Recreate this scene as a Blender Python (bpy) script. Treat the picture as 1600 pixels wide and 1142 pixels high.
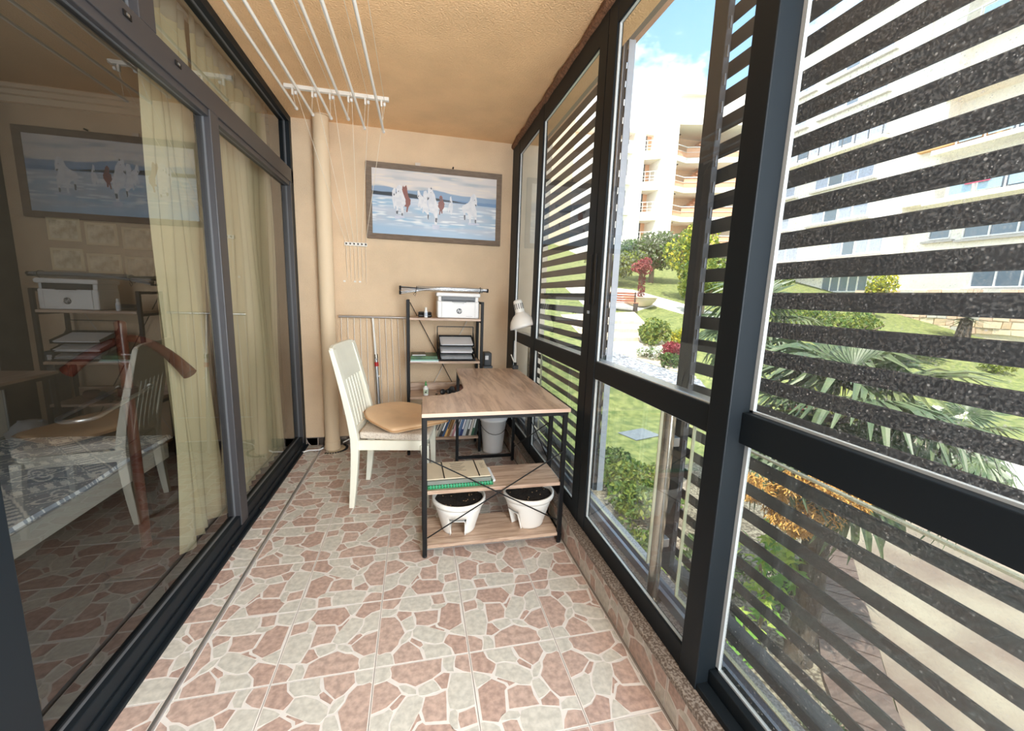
import bpy, bmesh, math, random
import numpy as np
from mathutils import Matrix, Vector

for o in list(bpy.data.objects): bpy.data.objects.remove(o)
SC = bpy.context.scene
COL = SC.collection
PI = math.pi
RND = random.Random(7)

# ------------------------------------------------------------------ camera
cam_d = bpy.data.cameras.new('camera'); cam = bpy.data.objects.new('camera', cam_d); COL.objects.link(cam)
cam_d.sensor_width = 36.0; cam_d.lens = 14.5125; cam_d.clip_start = 0.02; cam_d.clip_end = 400
cam.matrix_world = Matrix(((0.97391034, 0.00356118, -0.2269052, 0), (-0.22427726, 0.16762976, -0.95999999, 0),
                           (0.03461733, 0.98584359, 0.16405504, 1.294), (0, 0, 0, 1)))
SC.camera = cam

# ------------------------------------------------------------------ sky, sun, exposure
world = bpy.data.worlds.new('sky'); SC.world = world; world.use_nodes = True
nt = world.node_tree; nt.nodes.clear()
def wn(t, **k):
    n = nt.nodes.new(t)
    for a, b in k.items(): setattr(n, a, b)
    return n
tc = wn('ShaderNodeTexCoord'); sep = wn('ShaderNodeSeparateXYZ'); nt.links.new(tc.outputs['Generated'], sep.inputs[0])
grad = wn('ShaderNodeValToRGB'); nt.links.new(sep.outputs[2], grad.inputs[0])
grad.color_ramp.elements[0].position = 0.0; grad.color_ramp.elements[0].color = (0.30, 0.42, 0.52, 1)
grad.color_ramp.elements[1].position = 0.75; grad.color_ramp.elements[1].color = (0.040, 0.15, 0.29, 1)
nz = wn('ShaderNodeTexNoise'); nz.inputs['Scale'].default_value = 2.3; nz.inputs['Detail'].default_value = 6; nz.inputs['Roughness'].default_value = 0.55
mp = wn('ShaderNodeMapping'); mp.inputs['Location'].default_value = (0.6, 2.1, 0.3); mp.inputs['Scale'].default_value = (1, 1, 1.8)
nt.links.new(tc.outputs['Generated'], mp.inputs[0]); nt.links.new(mp.outputs[0], nz.inputs['Vector'])
cr = wn('ShaderNodeValToRGB'); cr.color_ramp.elements[0].position = 0.48; cr.color_ramp.elements[1].position = 0.62
nt.links.new(nz.outputs['Fac'], cr.inputs[0])
mx = wn('ShaderNodeMixRGB'); nt.links.new(cr.outputs[0], mx.inputs[0]); nt.links.new(grad.outputs[0], mx.inputs[1])
mx.inputs[2].default_value = (1.25, 1.25, 1.22, 1)
bg = wn('ShaderNodeBackground'); bg.inputs['Strength'].default_value = 1.0; nt.links.new(mx.outputs[0], bg.inputs[0])
wo = wn('ShaderNodeOutputWorld'); nt.links.new(bg.outputs[0], wo.inputs[0])

sd = bpy.data.lights.new('sun', 'SUN'); sun = bpy.data.objects.new('sun', sd); COL.objects.link(sun)
sd.energy = 2.3; sd.angle = math.radians(0.6); sd.color = (1.0, 0.94, 0.84)
sun.rotation_euler = Vector((0.26, 0.36, -0.90)).to_track_quat('-Z', 'Y').to_euler()

# added fill light behind the camera, standing in for an unseen end window
ad = bpy.data.lights.new('rear_fill_light', 'AREA'); al = bpy.data.objects.new('rear_fill_light', ad); COL.objects.link(al)
ad.shape = 'RECTANGLE'; ad.size = 1.5; ad.size_y = 2.2; ad.energy = 36; ad.color = (0.90, 0.96, 1.0)
al.location = (-0.05, -1.35, 1.35); al.rotation_euler = (PI/2, 0, 0)

ad2 = bpy.data.lights.new('side_fill_light', 'AREA'); al2 = bpy.data.objects.new('side_fill_light', ad2); COL.objects.link(al2)  # added fill light beside the camera, brightens the interior out of view
ad2.shape = 'RECTANGLE'; ad2.size = 1.3; ad2.size_y = 2.0; ad2.energy = 46; ad2.color = (0.90, 0.96, 1.0)
al2.location = (0.78, -0.50, 1.35); al2.rotation_euler = (PI/2, 0, PI/2-0.75)

SC.view_settings.view_transform = 'Standard'; SC.view_settings.look = 'None'
SC.view_settings.gamma = 1.0; SC.view_settings.use_curve_mapping = False
SC.view_settings.exposure = 2.0
try:
    SC.cycles.max_bounces = 10; SC.cycles.transparent_max_bounces = 40; SC.cycles.diffuse_bounces = 6
except Exception: pass

# ------------------------------------------------------------------ materials
def lin(c):
    c = c/255.0
    return c/12.92 if c <= 0.04045 else ((c+0.055)/1.055)**2.4
def rgb(r, g, b): return (lin(r), lin(g), lin(b), 1)
MATS = {}
def mat(name, col, rough=0.6, metal=0.0, var=0.0, vscale=8.0, bump=0.0, bscale=60.0, spec=0.5, col2=None, stretch=(1,1,1), detail=3.0, ramp=(0.35, 0.65), trans=0.0, sss=0.0):
    if name in MATS: return MATS[name]
    m = bpy.data.materials.new(name); m.use_nodes = True; n = m.node_tree.nodes; L = m.node_tree.links
    b = n['Principled BSDF']; b.inputs['Base Color'].default_value = col; b.inputs['Roughness'].default_value = rough
    b.inputs['Metallic'].default_value = metal; b.inputs['Specular IOR Level'].default_value = spec
    t = n.new('ShaderNodeTexCoord'); mp = n.new('ShaderNodeMapping'); mp.inputs['Scale'].default_value = stretch
    L.new(t.outputs['Object'], mp.inputs[0])
    if var or col2:
        z = n.new('ShaderNodeTexNoise'); z.inputs['Scale'].default_value = vscale; z.inputs['Detail'].default_value = detail
        L.new(mp.outputs[0], z.inputs['Vector'])
        r = n.new('ShaderNodeValToRGB'); r.color_ramp.elements[0].position = ramp[0]; r.color_ramp.elements[1].position = ramp[1]
        c2 = col2 if col2 else tuple(min(1, x*(1+var)) for x in col[:3])+(1,)
        c1 = col if col2 else tuple(x*(1-var) for x in col[:3])+(1,)
        r.color_ramp.elements[0].color = c1; r.color_ramp.elements[1].color = c2
        L.new(z.outputs['Fac'], r.inputs[0]); L.new(r.outputs[0], b.inputs['Base Color'])
    if bump:
        z2 = n.new('ShaderNodeTexNoise'); z2.inputs['Scale'].default_value = bscale; z2.inputs['Detail'].default_value = 4
        L.new(mp.outputs[0], z2.inputs['Vector'])
        bp = n.new('ShaderNodeBump'); bp.inputs['Strength'].default_value = bump; bp.inputs['Distance'].default_value = 0.01
        L.new(z2.outputs['Fac'], bp.inputs['Height']); L.new(bp.outputs[0], b.inputs['Normal'])
    if trans:
        # thin translucent sheet: leaf or cloth that lets light through
        tr = n.new('ShaderNodeBsdfTranslucent'); ms = n.new('ShaderNodeMixShader'); ms.inputs[0].default_value = trans
        if var or col2: L.new(r.outputs[0], tr.inputs[0])
        else: tr.inputs[0].default_value = col
        L.new(b.outputs[0], ms.inputs[1]); L.new(tr.outputs[0], ms.inputs[2])
        L.new(ms.outputs[0], n['Material Output'].inputs['Surface'])
    MATS[name] = m
    return m

def wood(name, c1, c2, scale=3.0, axis='x', rough=0.42, rot=0.0):
    m = bpy.data.materials.new(name); m.use_nodes = True; n = m.node_tree.nodes; L = m.node_tree.links
    b = n['Principled BSDF']; b.inputs['Roughness'].default_value = rough
    t = n.new('ShaderNodeTexCoord'); mp = n.new('ShaderNodeMapping'); L.new(t.outputs['Object'], mp.inputs[0])
    mp.inputs['Scale'].default_value = (1.2, 11, 11) if axis == 'x' else (11, 1.2, 11)
    mp.inputs['Rotation'].default_value = (0, 0, rot)
    z = n.new('ShaderNodeTexNoise'); z.inputs['Scale'].default_value = scale; z.inputs['Detail'].default_value = 8; z.inputs['Roughness'].default_value = 0.62; z.inputs['Distortion'].default_value = 0.9
    L.new(mp.outputs[0], z.inputs['Vector'])
    r = n.new('ShaderNodeValToRGB'); r.color_ramp.elements[0].position = 0.36; r.color_ramp.elements[0].color = c1
    r.color_ramp.elements[1].position = 0.58; r.color_ramp.elements[1].color = c2
    L.new(z.outputs['Fac'], r.inputs[0]); L.new(r.outputs[0], b.inputs['Base Color'])
    MATS[name] = m
    return m

def glass(name, tint, ior=1.5, dust=0.0, dust_scale=60.0, veil=0.0, rough=0.0, refl=1.0):
    """thin window glass: clear body + Fresnel mirror, with real dust specks on it"""
    m = bpy.data.materials.new(name); m.use_nodes = True; n = m.node_tree.nodes; L = m.node_tree.links
    n.remove(n['Principled BSDF'])
    tr = n.new('ShaderNodeBsdfTransparent'); tr.inputs[0].default_value = tint
    gl = n.new('ShaderNodeBsdfGlossy'); gl.inputs['Roughness'].default_value = rough; gl.inputs[0].default_value = (refl, refl, refl, 1)
    fr = n.new('ShaderNodeFresnel'); fr.inputs[0].default_value = ior
    # the same Fresnel on both sides of the thin pane
    geo = n.new('ShaderNodeNewGeometry')
    io = n.new('ShaderNodeMath'); io.operation = 'DIVIDE'; io.inputs[0].default_value = 1.0; io.inputs[1].default_value = ior
    mi = n.new('ShaderNodeMix'); mi.data_type = 'FLOAT'; mi.inputs[2].default_value = ior
    L.new(geo.outputs['Backfacing'], mi.inputs[0]); L.new(io.outputs[0], mi.inputs[3]); L.new(mi.outputs[0], fr.inputs[0])
    ms = n.new('ShaderNodeMixShader'); L.new(fr.outputs[0], ms.inputs[0]); L.new(tr.outputs[0], ms.inputs[1]); L.new(gl.outputs[0], ms.inputs[2])
    out = n['Material Output']; last = ms
    if dust or veil:
        t = n.new('ShaderNodeTexCoord')
        df = n.new('ShaderNodeBsdfDiffuse'); df.inputs[0].default_value = (0.62, 0.60, 0.57, 1)
        dt = n.new('ShaderNodeBsdfTranslucent'); dt.inputs[0].default_value = (0.62, 0.60, 0.57, 1)
        dm = n.new('ShaderNodeMixShader'); dm.inputs[0].default_value = 0.5; L.new(df.outputs[0], dm.inputs[1]); L.new(dt.outputs[0], dm.inputs[2])
        def nse(sc, det, ro=0.6):
            z = n.new('ShaderNodeTexNoise'); z.inputs['Scale'].default_value = sc; z.inputs['Detail'].default_value = det; z.inputs['Roughness'].default_value = ro
            L.new(t.outputs['Object'], z.inputs['Vector']); return z.outputs['Fac']
        def rng_(src, a, b, c, d):
            r = n.new('ShaderNodeMapRange'); r.inputs[1].default_value = a; r.inputs[2].default_value = b; r.inputs[3].default_value = c; r.inputs[4].default_value = d
            L.new(src, r.inputs[0]); return r.outputs[0]
        def mul(a, b, op='MULTIPLY'):
            r = n.new('ShaderNodeMath'); r.operation = op
            L.new(a, r.inputs[0])
            if isinstance(b, float): r.inputs[1].default_value = b
            else: L.new(b, r.inputs[1])
            return r.outputs[0]
        def dots(sc, keep, rad):
            # round specks: one random speck per cell, only some cells keep theirs
            v = n.new('ShaderNodeTexVoronoi'); v.inputs['Scale'].default_value = sc; L.new(t.outputs['Object'], v.inputs['Vector'])
            s = n.new('ShaderNodeSeparateColor'); L.new(v.outputs['Color'], s.inputs[0])
            return mul(rng_(v.outputs['Distance'], rad*0.5, rad, 1.0, 0.0), rng_(s.outputs[0], 1-keep-0.1, 1-keep+0.1, 0.0, 1.0))
        d1 = dots(dust_scale, 0.42, 0.42); d2 = dots(dust_scale*0.48, 0.20, 0.36)
        film = rng_(nse(5.0, 6, 0.6), 0.38, 0.62, 0.45, 1.0)
        streak = rng_(nse(dust_scale*0.9, 4, 0.7), 0.45, 0.62, 0.0, 0.35)
        a3 = mul(mul(mul(d1, d2, 'MAXIMUM'), streak, 'MAXIMUM'), film)
        a4 = mul(mul(a3, float(dust)), float(veil), 'ADD').node
        ms2 = n.new('ShaderNodeMixShader'); L.new(a4.outputs[0], ms2.inputs[0]); L.new(ms.outputs[0], ms2.inputs[1]); L.new(dm.outputs[0], ms2.inputs[2])
        last = ms2
    L.new(last.outputs[0], out.inputs['Surface'])
    MATS[name] = m
    return m

def vcol_mat(name, rough=0.6, var=0.0, trans=0.0):
    m = bpy.data.materials.new(name); m.use_nodes = True; n = m.node_tree.nodes; L = m.node_tree.links
    b = n['Principled BSDF']; b.inputs['Roughness'].default_value = rough
    a = n.new('ShaderNodeVertexColor'); a.layer_name = 'print'; L.new(a.outputs[0], b.inputs['Base Color'])
    MATS[name] = m
    return m

M_wall = mat('stucco_wall', rgb(226, 201, 170), 0.92, var=0.06, vscale=3, bump=0.55, bscale=170)
M_ceil = mat('stucco_ceiling', rgb(243, 202, 154), 0.95, var=0.05, vscale=4, bump=0.9, bscale=110)
M_terra = mat('tile_terracotta', rgb(180, 154, 142), 0.3, var=0.20, vscale=55, detail=6, spec=0.45)
M_terra2 = mat('tile_terracotta_pale', rgb(186, 162, 150), 0.3, var=0.20, vscale=48, detail=6, spec=0.45)
M_beige = mat('tile_beige', rgb(198, 194, 184), 0.3, var=0.13, vscale=50, detail=6, spec=0.45)
M_mortar = mat('tile_print_line', rgb(222, 216, 210), 0.34, var=0.04, vscale=30)
M_grout = mat('grout', rgb(150, 140, 132), 0.9, var=0.1, vscale=20)
M_frame = mat('anthracite_aluminium', rgb(23, 29, 34), 0.5, 0.0, spec=0.2)
M_frameL = mat('grey_brown_aluminium', rgb(58, 57, 60), 0.42, 0.0, spec=0.5)
M_gasket = mat('pale_glazing_bead', rgb(205, 210, 212), 0.3, 0.3)
M_black = mat('black_metal', rgb(15, 15, 17), 0.5, spec=0.3)
M_alu = mat('brushed_aluminium', rgb(190, 192, 195), 0.32, 0.9)
M_steel = mat('dull_steel', rgb(178, 172, 162), 0.25, 0.85)
M_gran = mat('granite', rgb(150, 140, 130), 0.42, col2=rgb(92, 78, 68), vscale=140, detail=4, ramp=(0.42, 0.56))
M_gran2 = mat('pale_granite', rgb(186, 188, 196), 0.5, col2=rgb(140, 140, 146), vscale=120, detail=4, ramp=(0.42, 0.6))
M_white = mat('white_enamel', rgb(238, 236, 230), 0.35)
M_whitep = mat('white_plastic', rgb(236, 236, 236), 0.4)
M_cream = mat('cream_paint', rgb(232, 230, 214), 0.4, var=0.03, vscale=10)
M_pipe = mat('painted_pipe', rgb(229, 207, 176), 0.7, bump=0.1, bscale=120)
M_foam = mat('brown_sealing_foam', rgb(128, 92, 68), 0.9, var=0.3, vscale=60, bump=1.0, bscale=90)
M_oak = wood('oak_laminate', rgb(172, 143, 122), rgb(216, 190, 168), scale=2.2, axis='y', rough=0.3, rot=0.12)
M_oakx = wood('oak_laminate_board', rgb(160, 130, 110), rgb(206, 180, 158))
M_soil = mat('potting_soil', rgb(40, 32, 26), 0.95, var=0.5, vscale=120, bump=1.0, bscale=200)
M_tan = mat('tan_leatherette', rgb(222, 186, 146), 0.42, var=0.06, vscale=6, bump=0.12, bscale=25)
M_seat = mat('speckled_seat_cloth', rgb(214, 204, 190), 0.85, col2=rgb(176, 160, 144), vscale=120, ramp=(0.5, 0.72), bump=0.2, bscale=300)
M_paper = mat('paper', rgb(236, 238, 242), 0.7)
M_kraft = mat('kraft_paper', rgb(212, 198, 172), 0.75, var=0.04)
M_green = mat('green_card', rgb(20, 110, 66), 0.4)
M_dkgreen = mat('dark_green_print', rgb(26, 70, 44), 0.35, col2=rgb(60, 110, 60), vscale=30)
M_dark = mat('dark_plastic', rgb(30, 31, 34), 0.35)
M_rope = mat('white_cord', rgb(236, 226, 208), 0.7)
M_picframe = mat('weathered_wood_frame', rgb(120, 104, 90), 0.7, var=0.15, vscale=18, stretch=(1, 1, 6))
M_curtain = mat('cream_curtain', rgb(246, 234, 192), 0.9, var=0.03, vscale=3, trans=0.25)
M_room = mat('bedroom_wall', rgb(150, 138, 122), 0.9, var=0.04)
M_roomc = mat('bedroom_ceiling', rgb(190, 182, 168), 0.9)
M_roomf = mat('bedroom_floor', rgb(40, 34, 32), 0.5, var=0.2, vscale=5, stretch=(1, 6, 1))
M_mahog = mat('varnished_mahogany', rgb(96, 50, 38), 0.3, var=0.15, vscale=9, stretch=(1, 1, 0.3))
M_chrome = mat('chrome', rgb(215, 215, 215), 0.12, 1.0)
M_red = mat('red_tape', rgb(180, 30, 30), 0.5)
M_clear = mat('clear_plastic_sleeve', rgb(200, 205, 210), 0.2, spec=0.8)
G_win = glass('window_glass', (0.94, 0.96, 0.95, 1), 1.45, dust=0.14, dust_scale=240, veil=0.03)
G_clean = glass('clean_window_glass', (0.95, 0.97, 0.96, 1), 1.45, dust=0.05, dust_scale=240, veil=0.01)
G_dirty = glass('dusty_window_glass', (0.93, 0.95, 0.95, 1), 1.45, dust=0.55, dust_scale=200, veil=0.02, refl=0.45)
G_door = glass('tinted_door_glass', (0.60, 0.61, 0.60, 1), 1.95)
G_rail = glass('railing_glass', (0.93, 0.96, 0.95, 1), 1.4, veil=0.01)
G_ext = mat('dark_far_glass', rgb(112, 126, 140), 0.12, spec=0.8)

# ------------------------------------------------------------------ mesh helpers
class MB:
    def __init__(s): s.v = []; s.f = []; s.mi = []; s.sm = []
    def add(s, vs, fs, M=None, mi=0, smooth=False):
        o = len(s.v)
        if M is not None: vs = [tuple(M @ Vector(v)) for v in vs]
        s.v += [tuple(v) for v in vs]
        for f in fs: s.f.append([i+o for i in f]); s.mi.append(mi); s.sm.append(smooth)
        return s
    def box(s, x0, x1, y0, y1, z0, z1, M=None, mi=0):
        vs = [(x0,y0,z0),(x1,y0,z0),(x1,y1,z0),(x0,y1,z0),(x0,y0,z1),(x1,y0,z1),(x1,y1,z1),(x0,y1,z1)]
        return s.add(vs, [(0,3,2,1),(4,5,6,7),(0,1,5,4),(1,2,6,5),(2,3,7,6),(3,0,4,7)], M, mi)
    def cbox(s, c, sz, M=None, mi=0):
        return s.box(c[0]-sz[0]/2, c[0]+sz[0]/2, c[1]-sz[1]/2, c[1]+sz[1]/2, c[2]-sz[2]/2, c[2]+sz[2]/2, M, mi)
    def tube(s, pts, r, n=8, M=None, mi=0, cap=True, smooth=True):
        pts = [Vector(p) for p in pts]; k = len(pts); rr = r if isinstance(r, (list, tuple)) else [r]*k
        vs = []; prev = None
        for i, p in enumerate(pts):
            d = (pts[min(i+1, k-1)] - pts[max(i-1, 0)]).normalized()
            if prev is None:
                a = Vector((0,0,1)) if abs(d.z) < 0.9 else Vector((1,0,0))
                u = d.cross(a).normalized()
            else:
                u = (prev - d*prev.dot(d)).normalized()
            prev = u; w = d.cross(u)
            for j in range(n):
                a = 2*PI*j/n; vs.append(tuple(p + (u*math.cos(a) + w*math.sin(a))*rr[i]))
        fs = []
        for i in range(k-1):
            for j in range(n): fs.append((i*n+j, i*n+(j+1)%n, (i+1)*n+(j+1)%n, (i+1)*n+j))
        s.add(vs, fs, M, mi, smooth)
        if cap:
            s.add(vs[:n], [tuple(range(n))[::-1]], M, mi); s.add(vs[-n:], [tuple(range(n))], M, mi)
        return s
    def bar(s, a, b, w, h=None, M=None, mi=0):
        """square bar between two points"""
        h = h or w; a = Vector(a); b = Vector(b); d = (b-a).normalized()
        up = Vector((0,0,1)) if abs(d.z) < 0.95 else Vector((0,1,0))
        u = d.cross(up).normalized(); q = u.cross(d)
        vs = [tuple(p + u*(sx*w/2) + q*(sz*h/2)) for p in (a, b) for sx, sz in ((-1,-1),(1,-1),(1,1),(-1,1))]
        return s.add(vs, [(0,3,2,1),(4,5,6,7),(0,1,5,4),(1,2,6,5),(2,3,7,6),(3,0,4,7)], M, mi)
    def lathe(s, prof, n=24, M=None, mi=0, a0=0, a1=2*PI, smooth=True):
        full = abs(a1-a0-2*PI) < 1e-6; m = n if full else n+1; vs = []
        for r, z in prof:
            for j in range(m):
                a = a0+(a1-a0)*j/n; vs.append((r*math.cos(a), r*math.sin(a), z))
        fs = []
        for i in range(len(prof)-1):
            for j in range(n):
                j2 = (j+1) % m; fs.append((i*m+j, i*m+j2, (i+1)*m+j2, (i+1)*m+j))
        return s.add(vs, fs, M, mi, smooth)
    def prism(s, poly, z0, z1, M=None, mi=0):
        n = len(poly); vs = [(x, y, z0) for x, y in poly] + [(x, y, z1) for x, y in poly]
        fs = [tuple(range(n))[::-1], tuple(range(n, 2*n))] + [(i, (i+1) % n, n+(i+1) % n, n+i) for i in range(n)]
        return s.add(vs, fs, M, mi)
    def mesh(s, name, mats):
        me = bpy.data.meshes.new(name); me.from_pydata(s.v, [], s.f)
        mats = mats if isinstance(mats, (list, tuple)) else [mats]
        for m in mats: me.materials.append(m)
        me.polygons.foreach_set('material_index', s.mi); me.polygons.foreach_set('use_smooth', s.sm); me.update()
        return me
    def build(s, name, mats, parent=None, bevel=0.0, solid=0.0, sub=0, kind=None, loc=None, rot=None):
        o = bpy.data.objects.new(name, s.mesh(name, mats)); COL.objects.link(o)
        if parent is not None: o.parent = parent
        if loc is not None: o.location = loc
        if rot is not None: o.rotation_euler = rot
        if solid: md = o.modifiers.new('solid', 'SOLIDIFY'); md.thickness = solid; md.offset = 0
        if sub: md = o.modifiers.new('sub', 'SUBSURF'); md.levels = sub; md.render_levels = sub
        if bevel: md = o.modifiers.new('bevel', 'BEVEL'); md.width = bevel; md.segments = 2; md.limit_method = 'ANGLE'
        if kind: o['kind'] = kind
        return o

def tag(o, label=None, cat=None, group=None, kind=None):
    if label: o['label'] = label
    if cat: o['category'] = cat
    if group: o['group'] = group
    if kind: o['kind'] = kind
    return o
def thing(name, label, cat, loc=(0,0,0), rz=0.0, group=None):
    o = bpy.data.objects.new(name, None); COL.objects.link(o); o.location = loc; o.rotation_euler = (0,0,rz); o.empty_display_size = 0.1
    return tag(o, label, cat, group)
def struct(name, label=None, loc=(0,0,0)):
    o = bpy.data.objects.new(name, None); COL.objects.link(o); o.location = loc; o['kind'] = 'structure'
    if label: o['label'] = label
    return o
def sbox(name, m, *b, label=None, parent=None, bevel=0.0):
    o = MB().box(*b).build(name, m, parent, bevel=bevel)
    if parent is None:
        o['kind'] = 'structure'
        if label: o['label'] = label
    return o
def copy_part(o, parent, loc=None, rot=None):
    c = o.copy(); COL.objects.link(c); c.parent = parent
    if loc is not None: c.location = loc
    if rot is not None: c.rotation_euler = rot
    return c
def copy_tree(root, loc, rz=None):
    r = root.copy(); COL.objects.link(r); r.location = loc
    if rz is not None: r.rotation_euler = (0,0,rz)
    for ch in root.children:
        c = ch.copy(); COL.objects.link(c); c.parent = r
        for g in ch.children:
            d = g.copy(); COL.objects.link(d); d.parent = c
    return r
def T(x, y, z): return Matrix.Translation((x, y, z))
def Rx(a): return Matrix.Rotation(a, 4, 'X')
def Ry(a): return Matrix.Rotation(a, 4, 'Y')
def Rz(a): return Matrix.Rotation(a, 4, 'Z')

def homog(src, dst):
    A = []; 
    for (x, y), (u, v) in zip(src, dst):
        A.append([x, y, 1, 0, 0, 0, -u*x, -u*y, -u]); A.append([0, 0, 0, x, y, 1, -v*x, -v*y, -v])
    return np.linalg.svd(np.array(A))[2][-1].reshape(3, 3)
def hmap(Hm, p):
    q = Hm @ np.array([p[0], p[1], 1.0]); return (q[0]/q[2], q[1]/q[2])

# ------------------------------------------------------------------ dimensions of the balcony
XL, XW, XF, YB, YN, ZC, SILL = -0.895, 0.768, 0.80, 3.60, -1.30, 2.545, 0.17
# ================================================================== FLOOR TILES
# the printed crazy paving of one 33 cm tile, every stone a slightly raised face
HT = homog([(204, 883), (1050, 742), (820, 175), (110, 262)], [(0, 0), (1, 0), (1, 1), (0, 1)])
STONES = [
 ('B', [(108,262),(268,243),(276,262),(262,310),(240,340),(150,364),(124,372)]),
 ('T', [(290,256),(515,230),(552,256),(602,300),(560,372),(535,385),(510,372),(340,376),(310,350),(272,336),(280,300)]),
 ('B', [(528,222),(655,200),(640,262),(618,298),(590,288)]),
 ('T', [(668,200),(815,172),(842,252),(780,274),(735,324),(690,316),(648,302),(656,250)]),
 ('T', [(142,382),(262,354),(282,400),(278,434),(225,448),(160,470)]),
 ('B', [(280,350),(320,352),(348,392),(345,442),(310,456),(290,438),(286,400)]),
 ('T', [(365,395),(515,388),(555,448),(550,530),(470,542),(395,572),(380,500)]),
 ('t', [(546,398),(575,388),(604,330),(614,335),(575,435)]),
 ('B', [(158,484),(225,462),(290,452),(348,462),(368,510),(378,580),(358,698),(320,704),(180,702)]),
 ('B', [(630,320),(735,332),(754,380),(738,450),(688,532),(620,545),(566,525),(562,470),(592,400)]),
 ('B', [(748,325),(790,282),(858,264),(912,416),(830,438),(800,458),(762,444),(766,380)]),
 ('t', [(706,540),(745,468),(775,453),(800,470),(742,546)]),
 ('T', [(747,556),(822,470),(918,432),(998,606),(900,640),(792,597)]),
 ('B', [(440,575),(550,542),(600,540),(624,590),(580,618),(520,648),(480,625)]),
 ('B', [(628,550),(690,550),(738,568),(788,606),(740,612),(680,596),(638,580)]),
 ('t', [(387,590),(430,585),(455,610),(508,655),(430,704),(377,700)]),
 ('T', [(456,715),(520,662),(650,602),(730,625),(790,627),(870,662),(882,700),(912,740),(896,768),(468,838),(462,765)]),
 ('B', [(888,660),(920,640),(1008,614),(1050,742),(914,764),(918,735),(888,692)]),
 ('T', [(185,708),(260,720),(334,752),(340,800),(328,862),(206,882)]),
 ('B', [(342,715),(400,715),(445,760),(455,820),(452,841),(342,860),(350,790),(352,752)])]
ST = [(k, [hmap(HT, p) for p in poly]) for k, poly in STONES]
TS = 0.33
def clip(poly, x0, x1, y0, y1):
    for ax, v, sg in ((0, x0, 1), (0, x1, -1), (1, y0, 1), (1, y1, -1)):
        out = []
        for i in range(len(poly)):
            a, b = poly[i], poly[(i+1) % len(poly)]
            ia, ib = (a[ax]-v)*sg >= 0, (b[ax]-v)*sg >= 0
            if ia: out.append(a)
            if ia != ib:
                t = (v-a[ax])/(b[ax]-a[ax]); out.append((a[0]+t*(b[0]-a[0]), a[1]+t*(b[1]-a[1])))
        poly = out
        if len(poly) < 3: return []
    return poly
def rot_uv(p, k):
    x, y = p[0]-0.5, p[1]-0.5
    for _ in range(k): x, y = -y, x
    return (x+0.5, y+0.5)
TILE_CACHE = {}
def tile_mesh(k, x0=0.0, x1=1.0, y0=0.0, y1=1.0):
    """tile turned k quarter turns, cut to a window of the unit square; origin = corner (0,0) of the full tile, z = 0 top"""
    key = (k, round(x0, 3), round(x1, 3), round(y0, 3), round(y1, 3))
    if key in TILE_CACHE: return TILE_CACHE[key]
    g = 0.0035
    X0, X1, Y0, Y1 = max(x0, g), min(x1, 1-g), max(y0, g), min(y1, 1-g)
    mb = MB(); mb.box(X0*TS, X1*TS, Y0*TS, Y1*TS, -0.008, -0.0006, mi=0)
    for i, (kd, poly) in enumerate(ST):
        p = clip([rot_uv(q, k) for q in poly], X0+0.010, X1-0.010, Y0+0.010, Y1-0.010)
        if len(p) < 3: continue
        vs = [(a*TS, b*TS, 0.0) for a, b in p]
        A = sum(vs[j][0]*vs[(j+1) % len(vs)][1]-vs[(j+1) % len(vs)][0]*vs[j][1] for j in range(len(vs)))
        if A < 0: vs = vs[::-1]
        n = len(vs); vv = vs + [(a, b, -0.0007) for a, b, _ in vs]
        mi = 1 if kd == 'B' else (2 if i % 2 else 3)
        mb.add(vv, [tuple(range(n))] + [(j, n+j, n+(j+1) % n, (j+1) % n) for j in range(n)], mi=mi)
    me = mb.mesh('tile', [M_mortar, M_beige, M_terra, M_terra2]); TILE_CACHE[key] = me
    return me
def tile_rot(i, j): return {(0, 0): 0, (0, 1): 1, (1, 1): 2, (1, 0): 3}[(i % 2, j % 2)]
def put_tile(parent, me, loc, rot=(0,0,0), name='tile'):
    o = bpy.data.objects.new(name, me); COL.objects.link(o); o.parent = parent; o.location = loc; o.rotation_euler = rot
    return o
floor = MB().box(XL-0.06, 0.86, YN, YB+0.1, -0.05, -0.004).build('floor', M_grout); tag(floor, kind='structure')
X0T, Y0T = 0.1868, 1.3134
SX = -0.760        # aluminium strip
for j in range(-8, 8):
    ya, yb_ = Y0T+TS*j, Y0T+TS*(j+1)
    cy0 = max(0.0, (YN-ya)/TS); cy1 = min(1.0, (YB-ya)/TS)
    if cy1 <= 0.02: continue
    for i in range(-3, 2):
        xa = X0T+TS*i
        cx0 = max(0.0, (SX+0.006-xa)/TS); cx1 = min(1.0, (XW-xa)/TS)
        if cx1-cx0 < 0.02: continue
        put_tile(floor, tile_mesh(tile_rot(i, j), cx0, cx1, cy0, cy1), (xa, ya, 0))
    # narrow cut tiles between the strip and the sliding door, laid a little higher
    xa = XL-0.002-0.35*TS
    put_tile(floor, tile_mesh((j*3+1) % 4, 0.35, 0.35+(SX-0.008-XL)/TS, cy0, cy1), (xa, ya, 0.006))
sbox('trim_1', M_alu, SX-0.007, SX+0.006, YN, YB-0.02, -0.004, 0.011, label='aluminium strip set in the tiled floor along the sliding doors', bevel=0.003)

# ================================================================== WALLS, CEILING
wb = MB().box(XL-0.15, 0.87, YB, YB+0.25, -0.05, 2.62).build('wall_back', M_wall); tag(wb, kind='structure')
ceil = MB().box(XL-0.05, 0.865, YN, YB, ZC, ZC+0.20).build('ceiling', M_ceil); tag(ceil, kind='structure')
wr = MB().box(XW+0.009, 1.00, YN, YB, -0.05, SILL-0.022).build('wall_right', M_grout); tag(wr, kind='structure')
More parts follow.
